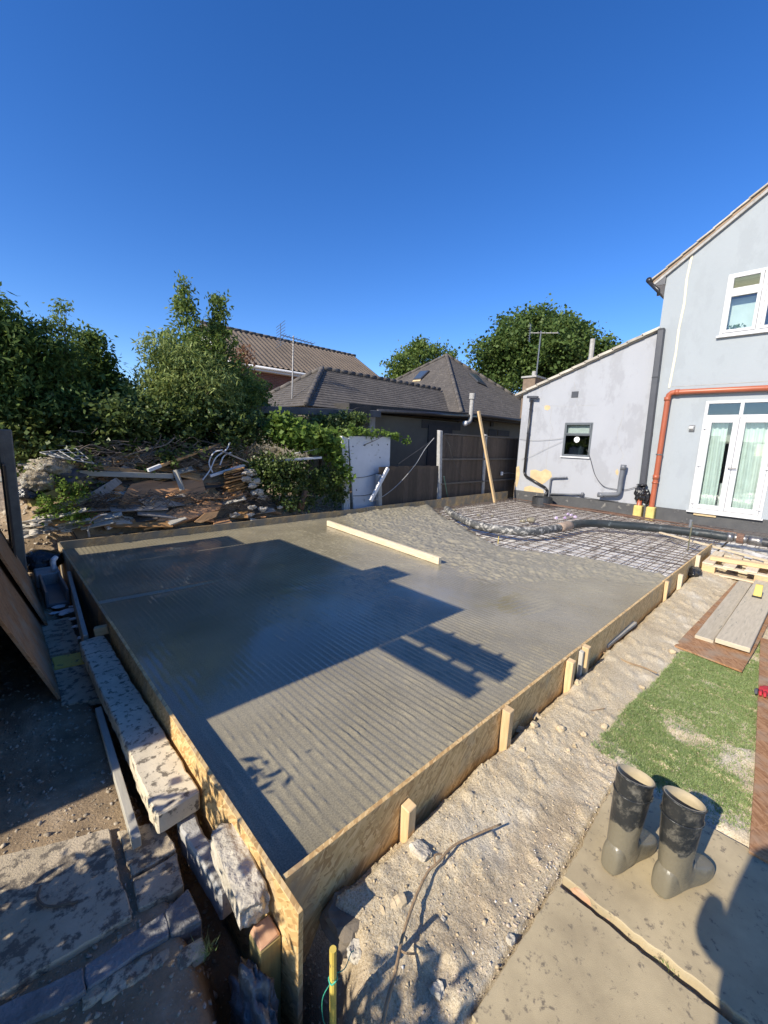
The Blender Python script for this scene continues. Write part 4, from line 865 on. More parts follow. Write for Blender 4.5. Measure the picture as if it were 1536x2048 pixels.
for i in range(k):         # verge tiles seen along the gable edge
    p = Vector((HX-.02, oy+.03, zr(oy+.03)+.012)) + d*(i/k); q = p + d*(1.1/k)
    MB().beam(p+Vector((random.uniform(-.015, .01), 0, .018)), q+Vector((0, 0, .0)), .16, .03).build('verge_tile', M['tile_pale'], roof, bev=.004)
MB().beam((HX-.035, oy-.02, zr(oy)-.085), (HX-.035, RID_Y, zr(RID_Y)-.085), .05, .05).build('verge_mortar', M['conc_post'], roof)
MB().box(HX-.03, 18.5, 2.905, oy, 4.98, 5.0).build('soffit', M['white_paint'], roof); MB().box(HX-.05, 18.5, oy, oy+.02, 4.97, 5.13).build('fascia', M['black_plastic'], roof)
MB().box(HX-.05, HX-.03, 2.9, oy, 4.97, 5.17).build('eave_box', M['dark_plastic'], roof)
MB().tube([(HX-.12, oy+.075, 5.1), (18.6, oy+.075, 5.1)], .06, 10).build('gutter', M['black_plastic'], roof, smooth=True)
MB().tube([(HX-.09, oy+.07, 5.06), (HX-.07, 3.0, 4.86), (HX-.06, 2.99, 4.75)], .036, 8).build('gutter_bend', M['black_plastic'], roof, smooth=True)
# foam-filled seam up the wall
sp_ = [(2.49, 5.44), (2.52, 5.0), (2.50, 4.5), (2.53, 4.0), (2.52, 3.5), (2.54, 3.0), (2.55, 2.78)]
mb = MB()
for (y0, z0), (y1, z1) in zip(sp_[:-1], sp_[1:]): mb.hexa([(HX-.012, y0-.022, z0), (HX+.01, y0-.022, z0), (HX+.01, y0+.022, z0), (HX-.012, y0+.022, z0), (HX-.012, y1-.018, z1), (HX+.01, y1-.018, z1), (HX+.01, y1+.018, z1), (HX-.012, y1+.018, z1)])
mb.build('cream_seam', mat('cream_foam', (.75, .68, .5), (.66, .6, .44), 12, .85, .4, 50), house, label='cream filler strip running up the wall')
MB().box(HX-.004, HX+.01, -3, 2.5, 2.80, 2.812).build('render_crack', M['conc_post'], house)
# ---------------- windows / doors in the plane of the wall
def frame(mb, x0, x1, ya, yb, za, zb, w):
    mb.box(x0, x1, ya, ya+w, za, zb); mb.box(x0, x1, yb-w, yb, za, zb); mb.box(x0, x1, ya+w, yb-w, za, za+w); mb.box(x0, x1, ya+w, yb-w, zb-w, zb)
def curtain(ya, yb, za, zb, x, parent, amp=.02, wl=.09, mt='curtain', name='curtain'):
    ys_ = np.arange(ya, yb+.001, .012); zs_ = np.linspace(za, zb, 14); Y, Z = np.meshgrid(ys_, zs_, indexing='ij')
    X = x + amp*np.sin(Y/wl*6.283+.8*np.sin(Z*2.1)) + .4*amp*np.sin(Y/wl*2.3+Z*3)
    i = np.arange(Y.size).reshape(Y.shape); F = np.stack([i[:-1, :-1], i[1:, :-1], i[1:, 1:], i[:-1, 1:]], -1).reshape(-1, 4)
    return mesh_np(name, np.stack([X, Y, Z], -1).reshape(-1, 3), F, M[mt], parent, smooth=True)
door = MB(); ya, yb, za, zb = fd; frame(door, HX-.03, HX+.05, ya, yb, za, zb, .055); door.box(HX-.028, HX+.05, ya+.055, yb-.055, 2.125, 2.185); door.box(HX-.027, HX+.05, (ya+yb)/2-.03, (ya+yb)/2+.03, 2.185, zb-.055)
door = door.build('patio_door', M['upvc'], house, bev=.006)
for i, (a, b) in enumerate(((ya+.058, (ya+yb)/2-.003), ((ya+yb)/2+.003, yb-.058))):
    mb = MB(); frame(mb, HX-.045, HX+.03, a, b, za+.058, 2.122, .095); lf = mb.build('door_leaf', M['upvc'], door, bev=.008)
    MB().box(HX-.005, HX+.005, a+.09, b-.09, za+.15, 2.03).build('pane', M['glass'], door)
    hy = b if i else a
    for z in (.32, 1.12, 1.9): MB().box(HX-.062, HX-.047, hy-.045 if i else hy-.03, hy+.03 if i else hy+.045, z, z+.05).build('hinge', M['upvc'], door, bev=.004)
    MB().box(HX-.004, HX+.004, a+.0, b-.0, 2.19, zb-.06).build('top_pane', M['glass'], door)
cy = (ya+yb)/2+.045
MB().box(HX-.056, HX-.046, cy-.018, cy+.018, .95, 1.19).build('handle_plate', M['upvc'], door, bev=.003); MB().tube([(HX-.05, cy, 1.12), (HX-.1, cy, 1.12), (HX-.1, cy-.13, 1.125)], .011, 8).build('handle', M['metal'], door)
MB().box(HX-.09, HX+.05, ya-.03, yb+.03, za-.035, za-.002).build('sill', M['upvc'], door, bev=.004)
MB().box(HX-.05, HX-.02, ya+.7, yb-.1, za-.09, za-.037).build('bare_patch', M['tan'], door)
curtain(ya+.03, (ya+yb)/2-.05, .28, 2.05, HX+.13, house); curtain((ya+yb)/2+.18, yb-.02, .28, 2.05, HX+.13, house)
MB().box(HX+.34, HX+.4, ya+.05, yb-.03, .17, .78).build('radiator', M['upvc'], house, label='white shape low behind the glass')
# upstairs window: two lights, the left one with an open top vent
ya, yb, za, zb = uw; mid = 1.255-.02
w = MB(); frame(w, HX-.02, HX+.05, ya, yb, za, zb, .05); w.box(HX-.02, HX+.05, mid-.03, mid+.03, za+.05, zb-.05); w.box(HX-.018, HX+.05, mid+.03, yb-.05, 4.53, 4.585)
w = w.build('window', M['upvc'], house, bev=.006)
mb = MB(); frame(mb, HX-.05, HX-.01, mid+.035, yb-.045, 4.575, zb-.03, .055); mb.rot((HX-.02, 0, zb-.03), (0, 1, 0), -.14); mb.build('vent_sash', M['upvc'], w, bev=.006)
MB().box(HX-.02, HX-.014, mid+.09, yb-.1, 4.62, zb-.085).rot((HX-.02, 0, zb-.03), (0, 1, 0), -.14).build('pane', M['glass'], w)
mb = MB(); frame(mb, HX-.04, HX+.02, mid+.035, yb-.045, za+.045, 4.525, .055); mb.build('sash', M['upvc'], w, bev=.006); MB().box(HX, HX+.006, mid+.09, yb-.1, za+.1, 4.47).build('pane', M['glass'], w)
mb = MB(); frame(mb, HX-.04, HX+.02, ya+.055, mid-.035, za+.045, zb-.055, .055); mb.build('sash', M['upvc'], w, bev=.006); MB().box(HX, HX+.006, ya+.11, mid-.09, za+.1, zb-.11).build('pane', M['glass'], w)
MB().box(HX-.07, HX+.05, ya-.04, yb+.04, za-.04, za-.002).build('sill', M['upvc'], w, bev=.004)
MB().box(HX+.16, HX+.18, mid+.0, yb-.05, za+.05, za+.72).build('blind', M['curtain'], w); MB().box(HX+.3, HX+.32, ya, yb, za+.85, za+1.1).build('curtain_rail', M['grey_cloth'], w)
# rooms behind the glass
MB().box(HX+.9, HX+.95, ya-.5, 2.6, .1, 5.1).build('room_wall', M['room'], house); MB().box(HX+.27, HX+.95, -.5, 2.6, 2.7, 2.8).build('room_ceiling', M['room'], house)
# little plant on the upstairs sill
V = []
c = Vector((HX+.12, 1.62, za+.05))
for i in range(60):
    p = c+Vector((random.uniform(-.05, .05), random.gauss(0, .07), random.uniform(.0, .16))); a = random.random()*6.28; s = .03
    V += [p, p+Vector((math.cos(a)*s, math.sin(a)*s, .01)), p+Vector((0, 0, s*1.2)), p+Vector((-math.cos(a)*s, -math.sin(a)*s, .015))]
mesh_np('potted_plant', [tuple(v) for v in V], np.arange(len(V)).reshape(-1, 4), L_['mid'], label='small green plant inside the upstairs window', cat='plant')
# wall lamp
lp = PX(1384, 857, HX)
t = thing('wall_light', 'small grey outdoor light on the wall left of the patio doors', 'lamp', (HX-.03, lp.y, lp.z-.08))
MB().box(HX-.02, HX-.002, lp.y-.05, lp.y+.05, lp.z-.07, lp.z+.07).build('backplate', M['metal'], t, bev=.004)
MB().hexa([(HX-.1, lp.y-.04, lp.z-.01), (HX-.021, lp.y-.045, lp.z-.05), (HX-.021, lp.y+.045, lp.z-.05), (HX-.1, lp.y+.04, lp.z-.01), (HX-.11, lp.y-.04, lp.z+.03), (HX-.021, lp.y-.045, lp.z+.05), (HX-.021, lp.y+.045, lp.z+.05), (HX-.11, lp.y+.04, lp.z+.03)]).build('head', M['sponge'], t, bev=.004)
# ================================================================== lower side extension
EX = HX+.025
def exttop(y): return 2.80 + (6.07-y)*(4.03-2.80)/(6.07-2.84)
ext = thing('side_extension', 'pale grey lean-to extension with peeling paint and sloping tiled verge', 'building', (14, 4.4, -.3))
wo_ = (4.06, 4.765, 1.19, 2.05)
mb = MB(); wall_cells(mb, EX, EX+.25, (2.905, 6.02), exttop, .15, [wo_]); mb.box(EX+.25, 17, 5.82, 6.02, .15, 2.8); mb.build('wall', M['render2'], ext)
MB().box(EX+.25, 17, 2.905, 2.93, 2.9, 4.0).build('return_wall', M['render2'], ext)
MB().box(EX-.02, EX+.27, 2.785, 6.03, -.5, .149).build('plinth', M['plinth'], ext, bev=.006)
def zx(y): return exttop(y)+.04
rf = MB().hexa([(EX-.04, 2.91, zx(2.91)-.03), (17.2, 2.91, zx(2.91)-.03), (17.2, 6.2, zx(6.2)-.03), (EX-.04, 6.2, zx(6.2)-.03), (EX-.04, 2.91, zx(2.91)+.03), (17.2, 2.91, zx(2.91)+.03), (17.2, 6.2, zx(6.2)+.03), (EX-.04, 6.2, zx(6.2)+.03)]).build('roof', M['tile_pale'], ext)
slope('tile_courses', rf, (EX-.05, 6.22, zx(6.22)+.03), (17.2, 6.22, zx(6.22)+.03), (EX-.05, 2.91, zx(2.91)+.03), (17.2, 2.91, zx(2.91)+.03), 11, M['tile_pale'])
for i in range(11):
    p = Vector((EX-.02, 6.22-i*.301, zx(6.22-i*.301)+.045)); q = Vector((EX-.02, 6.22-(i+1.1)*.301, zx(6.22-(i+1.1)*.301)+.03)); MB().beam(p-Vector((0, 0, .012)), q-Vector((0, 0, .012)), .15, .06).build('verge_tile', M['tile_pale'], rf, bev=.004)
ya, yb, za, zb = wo_; w = MB(); frame(w, EX-.005, EX+.06, ya, yb, za, zb, .05); w.box(EX-.005, EX+.06, ya+.05, yb-.05, 1.72, 1.77); w = w.build('window', M['sash_grey'], ext, bev=.005)
mb = MB(); frame(mb, EX-.04, EX-.006, ya+.03, yb-.03, 1.745, zb-.02, .04); mb.rot((EX, 0, zb-.02), (0, 1, 0), -.07); mb.build('vent_sash', M['sash_grey'], w, bev=.004)
MB().box(EX+.02, EX+.026, ya+.04, yb-.04, za+.04, 1.73).build('pane', M['glass_dark'], w); MB().box(EX+.02, EX+.026, ya+.05, yb-.05, 1.77, zb-.05).build('top_pane', M['glass'], w)
MB().box(EX+.075, EX+.085, ya+.03, yb-.03, 1.76, zb-.03).build('frosted_panel', M['sponge'], w); MB().box(EX+.5, EX+.52, ya-.3, yb+.3, za-.3, zb+.2).build('room_wall', M['room'], w)
MB().lump((EX+.012, (ya+yb)/2+.01, 1.62), (.004, .07, .075), 3, 3, .15).build('paper_sticker', M['flake'], w, label='white paper patch on the glass', smooth=True)
MB().lump((EX+.15, (ya+yb)/2-.05, 1.33), (.05, .06, .13), 5, 2, .2).build('bottle', M['flake'], w, label='white bottle behind the glass', smooth=True)
MB().box(EX-.05, EX+.05, ya-.02, yb+.02, za-.035, za-.002).build('sill', M['white_paint'], w, bev=.004)
v = PX(1150, 789, EX); MB().box(EX-.012, EX+.01, v.y-.085, v.y+.085, v.z-.075, v.z+.075).build('air_vent', M['dark_plastic'], ext, bev=.003)
def z3(x, y): return 936+x/2.56, 350+y/2.56
def patch_on_wall(pts, m, name, lab, x=EX):
    pl = [PX(*z3(*p), x) for p in pts]; MB().prism([(x-.004, p.y, p.z) for p in pl], (.006, 0, 0)).build(name, M[m], ext, label=lab)
patch_on_wall([(320, 1512), (345, 1508), (372, 1518), (398, 1505), (425, 1520), (430, 1545), (412, 1560), (395, 1575), (370, 1590), (345, 1570), (318, 1560)], 'tan', 'peeled_patch', 'large tan patch of peeled paint')
patch_on_wall([(290, 1598), (320, 1590), (350, 1600), (385, 1612), (388, 1630), (285, 1622)], 'tan', 'peeled_patch', 'low tan patch above the plinth')
patch_on_wall([(392, 1183), (405, 1178), (420, 1182), (422, 1195), (408, 1206), (392, 1200)], 'tan', 'peeled_patch', 'small tan patch high on the wall')
patch_on_wall([(755, 1515), (765, 1505), (772, 1520), (768, 1538), (757, 1532)], 'tan', 'peeled_patch', 'tiny tan patch beside the elbow pipe')
patch_on_wall([(248, 1495), (262, 1490), (266, 1530), (258, 1570), (250, 1600), (243, 1590)], 'tan', 'peeled_patch', 'tan strip at the wall corner')
def crack(pts, x=EX, r=.0035):
    pl = [PX(*z3(*p), x-.001) for p in pts]; MB().tube(pl, r, 4).build('crack', M['conc_post'], ext)
crack([(800, 1175), (795, 1230), (780, 1275), (765, 1310), (768, 1370), (785, 1410), (798, 1438), (765, 1480)]); crack([(780, 1275), (800, 1300)])
crack([(430, 1190), (420, 1260), (432, 1300), (415, 1370), (405, 1440), (400, 1500)]); crack([(545, 1060), (550, 1100)]); crack([(560, 1140), (555, 1180), (660, 1178)]); crack([(380, 1180), (540, 1185)])
# ================================================================== pipes on the walls
t = thing('drain_pipe', 'orange-red plastic pipe bending down the wall beside the patio doors', 'pipe', (HX-.09, 2.5, -.15))
pp = [(HX-.085, -3.0, 2.66), (HX-.085, 2.40, 2.675), (HX-.085, 2.47, 2.665), (HX-.085, 2.515, 2.62), (HX-.085, 2.525, 2.55), (HX-.085, 2.53, .15), (HX-.085, 2.53, -.2)]
MB().tube(pp, .055, 14).build('pipe', M['terracotta'], t, smooth=True)
for z, w_ in ((2.50, .08), (.78, .10), (.68, .04)): MB().tube([(HX-.085, 2.53, z), (HX-.085, 2.53, z+w_)], .064, 14).build('collar', M['terracotta'], t, smooth=True)
MB().tube([(HX-.085, 2.33, 2.675), (HX-.085, 2.41, 2.675)], .064, 14).build('collar', M['terracotta'], t, smooth=True)
MB().tube([(HX-.085, 2.53, 1.32), (HX-.085, 2.53, 1.345)], .067, 12).build('clip', M['metal'], t)
def foam(y, lab):
    mb = MB().box(HX-.18, HX-.01, y-.085, y+.085, -.17, .15); o = mb.build('foam_sleeve', M['yellow_foam'], None, lab, 'pipe insulation', 'yellow foam sleeves', bev=.02); return o
foam(2.53, 'yellow foam sleeve at the foot of the orange-red pipe'); foam(2.785, 'yellow foam sleeve below the black tied bag')
t = thing('soil_stack', 'black square downpipe running up the house corner to the eaves', 'pipe', (HX-.06, 2.8, .4))
a = Vector((HX-.06, 2.84, 4.02)); b = Vector((HX-.08, 2.775, .60))
MB().beam(a, b, .125, .10, (1, 0, 0)).build('pipe', M['dark_plastic'], t, bev=.012); MB().beam(a+Vector((0, 0, .03)), a-Vector((0, 0, .02)), .128, .103, (1, 0, 0)).build('cap', M['black_plastic'], t, bev=.01)
for z in (3.0, 1.8): MB().beam((HX-.065, 2.775+.065*(z-.6)/3.42, z), (HX-.065, 2.775+.065*(z-.6)/3.42, z+.03), .13, .104, (1, 0, 0)).build('bracket', M['black_plastic'], t)
MB().tube([(HX-.09, 2.785, -.2), (HX-.09, 2.785, .34)], .052, 12).build('pipe_stub', M['terracotta'], None, 'short orange-red pipe stub under the black bag', 'pipe', smooth=True)
t = thing('plastic_bag', 'black plastic bag tied round the foot of the black downpipe', 'bag', (HX-.09, 2.785, .25))
MB().lump((HX-.10, 2.785, .42), (.10, .12, .17), 7, 4, .35, 2.4).build('bag', M['bag'], t, smooth=True); MB().lump((HX-.09, 2.78, .62), (.085, .1, .035), 9, 3, .5, 3).build('tied_neck', M['bag'], t, smooth=True)
MB().lump((HX-.07, 2.64, .35), (.05, .05, .16), 17, 3, .5, 2.6).build('loose_end', M['bag'], t, smooth=True)
t = thing('elbow_pipe', 'grey elbow waste pipe standing beside the wall', 'pipe', (HX-.11, 3.5, .2))
lp_ = [PX(*z3(*q), HX-.12) for q in [(672, 1637), (700, 1636), (745, 1636), (768, 1632), (776, 1610), (783, 1560), (796, 1488)]]
MB().tube(catmull(lp_, 4), .053, 12).build('pipe', M['grey_plastic'], t, smooth=True)
MB().tube([lp_[-1]-Vector((0, 0, .10)), lp_[-1]+Vector((0, -.004, .02))], .062, 12).build('socket', M['grey_plastic'], t, smooth=True); MB().tube([lp_[0]+Vector((0, -.1, 0)), lp_[0]+Vector((0, .03, 0))], .06, 12).build('socket', M['grey_plastic'], t, smooth=True)
t = thing('rain_pipe', 'black rainwater pipe down the left corner of the extension', 'pipe', (HX-.06, 5.6, .0))
rp_ = [PX(*z3(*q), HX-.05) for q in [(326, 1150), (288, 1520), (294, 1540), (395, 1600), (405, 1618), (390, 1660)]]
for i in range(len(rp_)-1): MB().tube([rp_[i], rp_[i+1]], .034, 8).build('pipe_section', M['black_plastic'], t, smooth=True)
for f_ in (.12, .45, .8): c = rp_[0].lerp(rp_[1], f_); MB().tube([c, c-Vector((0, 0, .03))], .042, 8).build('clip', M['black_plastic'], t)
h0 = PX(*z3(305, 1137), HX-.08); h1 = PX(*z3(358, 1138), HX-.08); MB().beam(h0, h1, .09, .06).build('hopper', M['dark_plastic'], t, bev=.006)
t = thing('waste_pipe', 'thin grey waste pipes bent along the foot of the wall', 'pipe', (HX-.06, 5.0, .1))
MB().tube(catmull([PX(*z3(*q), HX-.04) for q in [(508, 1548), (470, 1550), (440, 1551), (426, 1556), (421, 1580), (412, 1665)]], 4), .021, 8).build('upper_pipe', M['grey_plastic'], t, smooth=True)
MB().tube([PX(*z3(*q), HX-.045) for q in [(420, 1633), (500, 1634), (586, 1636)]], .022, 8).build('lower_pipe', M['grey_plastic'], t, smooth=True); c = PX(*z3(586, 1634), HX-.045); MB().tube([c+Vector((0, 0, -.04)), c+Vector((0, 0, .04))], .033, 8).build('end_cap', M['grey_plastic'], t, smooth=True)
c = P(*z3(385, 1690), -.12); c.x = 10.62; c.y = PX(*z3(380, 1670), 10.62).y
t = thing('rubber_tub', 'low black rubber tub under the rainwater pipe', 'tub', (c.x, c.y, -.15)); n = 24
prof = [(.0, -.14), (.27, -.14), (.25, .09), (.235, .09), (.25, -.11), (.0, -.11)]
mb = MB(); 
for (r0, z0), (r1, z1) in zip(prof[:-1], prof[1:]):
    for k in range(n):
        a0, a1 = 2*math.pi*k/n, 2*math.pi*(k+1)/n
        q = [(c.x+r0*math.cos(a0), c.y+r0*math.sin(a0), z0), (c.x+r0*math.cos(a1), c.y+r0*math.sin(a1), z0), (c.x+r1*math.cos(a1), c.y+r1*math.sin(a1), z1), (c.x+r1*math.cos(a0), c.y+r1*math.sin(a0), z1)]
        if r0 == 0: q = q[1:]
        elif r1 == 0: q = q[:3]
        mb.face(q)
mb.build('tub_wall', M['rubber'], t)
def cable(pts, r, lab, m='cable', name='cable'):
    MB().tube(catmull(pts, 8), r, 5).build(name, M[m], None, lab, 'cable')
cable([PX(*z3(*q), HX-.02) for q in [(608, 1405), (625, 1450), (650, 1535), (690, 1590), (740, 1606), (800, 1612), (850, 1600), (872, 1592)]], .007, 'black cable sagging from the small window to the tied bag')
cable([PY(975, 860+20, 6.2) if False else PX(*z3(*q), HX-.015) for q in [(262, 1350), (340, 1358), (440, 1352), (490, 1345)]], .005, 'grey cable along the wall to the small window', 'cable_white')
cable([PX(*z3(*q), HX-.015) for q in [(270, 1455), (320, 1440), (400, 1400), (485, 1362)]], .004, 'grey cable rising across the wall to the small window', 'cable_white')
cable([PX(*z3(*q), HX-.03) for q in [(560, 1640), (600, 1650), (660, 1660), (720, 1668), (770, 1672)]], .008, 'dark cable lying along the top of the plinth')
# ================================================================== fence and posts behind the far formwork
FY = 6.36
def conc_post(px, v0, wpx, lab, zb=-.2, lean=0):
    p = PY(px, v0, FY); w = .11
    o = MB().hexa([(p.x-w/2-lean, FY-.05, zb), (p.x+w/2-lean, FY-.05, zb), (p.x+w/2-lean, FY+.05, zb), (p.x-w/2-lean, FY+.05, zb), (p.x-w/2, FY-.05, p.z-.02), (p.x+w/2, FY-.05, p.z-.02), (p.x+w/2, FY+.05, p.z), (p.x-w/2, FY+.05, p.z)])
    return o.build('fence_post', M['conc_post'], None, lab, 'post', 'concrete fence posts', bev=.012)
conc_post(880, 860, 0, 'tall pale concrete fence post at the left end of the tall fence', lean=-.12)
conc_post(970, 868, 0, 'concrete fence post partly behind the leaning pole', lean=-.08)
conc_post(757, 948, 0, 'short pale concrete post in front of the white panel', lean=-.06)
def panel(x0, x1, z0, z1, lab, rails, n, streak=False):
    t = thing('garden_fence', lab, 'fence', ((x0+x1)/2, FY, z0), 'dark fence panels')
    w = (x1-x0)/n
    for i in range(n):
        x = x0+i*w; o = random.uniform(-.012, .012)
        MB().hexa([(x-.006, FY+.005, z0), (x+w+.004, FY-.022, z0), (x+w+.004, FY-.014, z0), (x-.006, FY+.004, z0), (x-.006, FY-.005, z1+o), (x+w+.004, FY-.022, z1+o), (x+w+.004, FY-.014, z1+o), (x-.006, FY+.004, z1+o)]).build('slat', M['fence_wood'], t)
    for z in rails: MB().box(x0, x1, FY-.062, FY-.024, z-.022, z+.022).build('rail', M['rail_wood'], t, bev=.003)
    if z1 > 1.2: MB().box(x0, x1, FY-.055, FY+.02, z1+.008, z1+.035).build('capping', M['rail_wood'], t, bev=.003)
    return t
M['rail_wood'] = wood('rail_wood', (.12, .105, .09), (.07, .06, .052), rnd=.1)
panel(7.96, 9.80, -.15, 1.60, 'tall dark slatted fence panel right of the tall concrete post', (.42, 1.02), 18)
panel(9.90, 11.55, -.15, 1.60, 'tall dark slatted fence panel next to the house corner', (.42, 1.02), 17)
panel(5.93, 7.86, -.15, .87, 'low dark wooden fence panel between white panel and tall post', (), 13)
c = PY(1003, 947, FY-.07); MB().box(c.x-.04, c.x+.04, FY-.10, FY-.065, c.z-.05, c.z+.05).build('junction_box', M['white_paint'], None, 'small white box fixed on the fence rail', 'box', bev=.004)
# white panel (old shed side)
PYL = FY+.16
q0, q1 = PY(698, 872, PYL), PY(781, 874, PYL); b0, b1 = PY(706, 1010, PYL), PY(784, 1000, PYL)
t = thing('white_sheet', 'tall white painted sheet panel standing by the ivy', 'panel', (b0.x+.5, FY, -.1))
MB().hexa([(b0.x+.04, PYL, -.15), (q1.x+.03, PYL, -.15), (q1.x+.03, PYL+.03, -.15), (b0.x+.04, PYL+.03, -.15), (q0.x, PYL, q0.z), (q1.x, PYL, q1.z), (q1.x, PYL+.03, q1.z), (q0.x, PYL+.03, q0.z)]).build('face_sheet', M['panel_white'], t, bev=.003)
e0, e1 = PY(684, 872, PYL), PY(697, 872, PYL)
for i in range(4):
    x = e0.x+(e1.x-e0.x)*i/4+.0; MB().hexa([(x+.10, PYL, -.1), (x+.13, PYL, -.1), (x+.13, PYL+.08, -.1), (x+.10, PYL+.08, -.1), (x, PYL, e0.z-.01*i), (x+.032, PYL, e0.z-.01*i), (x+.032, PYL+.08, e0.z-.01*i), (x, PYL+.08, e0.z-.01*i)]).build('edge_layer', M['white_paint'], t, bev=.002)
for u, v in [(706, 893), (730, 891), (744, 890), (757, 890), (775, 889), (713, 980), (760, 915)]:
    p = PY(u, v, PYL-.003); MB().lump(p, (.014, .006, .016), 3, 1, .2).build('screw', M['dark'], t)
cable([PY(u, v, PYL-.012) for u, v in [(703, 956), (730, 954), (758, 946)]], .006, 'thin dark cable across the white panel'); cable([PY(u, v, PYL-.012) for u, v in [(706, 992), (735, 990), (760, 980)]], .006, 'thin lower cable across the white panel')
a = PY(776, 936, FY-.09); b = PY(741, 1002, FY-.13); MB().beam(a, b, .075, .05, (0, 1, 0)).build('white_post', M['white_paint'], None, 'white painted post leaning across the short concrete post', 'post', bev=.006)
# leaning pole
a = P(990, 1006, -.12); b = PY(957, 822, FY-.12); MB().beam(a, b, .075, .05, (0, 1, 0)).build('timber_pole', M['pine'], None, 'long pale timber leaning against the tall fence', 'timber', bev=.004)
# cables
cable([PY(*q, FY-.10) for q in [(868, 876), (850, 898), (830, 930), (800, 965), (770, 990), (745, 1002)]], .008, 'pale thick cable drooping from the tall post over the low fence', 'cable_white')
cable([PY(*q, FY-.09) for q in [(868, 878), (840, 898), (815, 915), (797, 928)]], .007, 'thin cable from the tall post to the low fence top')
cable([PY(*q, FY-.11) for q in [(888, 870), (898, 890), (908, 925), (925, 955), (950, 968), (975, 960)]], .006, 'dark loop of cable hanging on the tall fence')
cable([PY(*q, FY-.10) for q in [(1003, 947), (1020, 946), (1036, 949)]], .005, 'short white cable from fence box to house', 'cable_white')
# ================================================================== neighbouring bungalow with hipped roofs
NY = 9.0; cz = 2.50
bung = thing('bungalow', 'bungalow with dark hipped tile roofs behind the fence', 'house', (15, 12, -.2))
M['nb_wall'] = mat('neighbour_wall', (.15, .135, .10), (.11, .1, .075), 1.5, .9, .3, 40); M['nb_dark'] = mat('neighbour_dark', (.03, .028, .026), (.05, .045, .04), 5, .8)
x0 = 12.25; x1 = 20.5; ya_, yb_ = NY, 17.25; ax, ay, az = 16.39, 13.13, 5.54
mb = MB(); mb.box(x0+.35, x1-.35, NY+.35, NY+.6, -.3, cz); mb.box(x0+.35, x0+.6, NY+.6, yb_-.35, -.3, cz); mb.box(x1-.6, x1-.35, NY+.6, yb_-.35, -.3, cz); mb.box(x0+.6, x1-.6, yb_-.6, yb_-.35, -.3, cz)
mb.build('wall', M['nb_wall'], bung)
rf = MB(); apx = (ax, ay, az)
for a, b in (((x0, NY), (x1, NY)), ((x1, NY), (x1, yb_)), ((x1, yb_), (x0, yb_)), ((x0, yb_), (x0, NY))): rf.face([(*a, cz), (*b, cz), apx])
rf.face([(x0, NY, cz), (x0, yb_, cz), (x1, yb_, cz), (x1, NY, cz)]); rf = rf.build('roof', M['tile_dark'], bung)
slope('tile_courses', rf, (x0, NY, cz), (x1, NY, cz), apx, apx, 30, M['tile_dark'], .006, .012); slope('tile_courses', rf, (x0, yb_, cz), (x0, NY, cz), apx, apx, 30, M['tile_dark'], .006, .012)
def ridge(a, b, parent, n, r=.075, m='tile_dark'):
    a = Vector(a); b = Vector(b)
    for i in range(n):
        p, q = a.lerp(b, i/n), a.lerp(b, (i+1.08)/n); MB().tube([p+Vector((0, 0, .02)), q+Vector((0, 0, .035))], [min(r, .075), min(r, .075)*1.03], 8).build('ridge_tile', M[m], parent, smooth=True)
ridge((x0, NY, cz), apx, rf, 18); ridge((x0, yb_, cz), apx, rf, 14); ridge((x1, NY, cz), apx, rf, 14)
MB().box(x0-.02, x1, NY-.05, NY+.0, cz-.16, cz-.01).build('fascia', M['nb_dark'], bung); MB().tube([(x0-.1, NY-.11, cz-.05), (x1, NY-.11, cz-.05)], .065, 8).build('gutter', M['black_plastic'], bung, smooth=True)
MB().box(x0, x1, NY, NY+.36, cz-.17, cz-.02).build('soffit', M['nb_dark'], bung)
def skylight(u0, v0, u1, v1, u2, v2, u3, v3, eaveA, eaveB, lab):
    A, B, C_ = Vector(eaveA), Vector(eaveB), Vector(apx); nn = (B-A).cross(C_-A).normalized()
    if nn.z < 0: nn = -nn
    q = []
    for u, v in ((u0, v0), (u1, v1), (u2, v2), (u3, v3)):
        d = Vector(_ray(u, v)); o = Vector((0, 0, H)); t_ = (A-o).dot(nn)/d.dot(nn); q.append(o+d*t_)
    c = sum(q, Vector())/4; fr = MB(); fr.hexa([*[p+nn*.02 for p in q], *[p+nn*.09 for p in q]]); f_ = fr.build('skylight', M['dark_plastic'], rf, label=lab, bev=.01)
    MB().hexa([*[c+(p-c)*.82+nn*.091 for p in q], *[c+(p-c)*.82+nn*.10 for p in q]]).build('pane', M['sky_glass'], f_)
    return q, nn
M['sky_glass'] = mat('roof_glass', (.05, .07, .1), (.05, .07, .1), 3, .05, spec=.9)
def z2(x, y): return 450+x/2.56, 600+y/2.56
q, nn = skylight(*z2(965, 415), *z2(1005, 412), *z2(1050, 368), *z2(1003, 372), (x0, yb_, cz), (x0, NY, cz), 'roof window in the left slope')
MB().hexa([q[0]+nn*.02, q[1]+nn*.02, q[1]+nn*.02+(q[1]-q[2])*.12, q[0]+nn*.02+(q[0]-q[3])*.12, q[0]+nn*.05, q[1]+nn*.05, q[1]+nn*.03+(q[1]-q[2])*.12, q[0]+nn*.03+(q[0]-q[3])*.12]).build('flashing', M['tan'], rf)
skylight(*z2(1290, 425), *z2(1335, 445), *z2(1285, 390), *z2(1245, 380), (x0, NY, cz), (x1, NY, cz), 'roof window in the right slope')
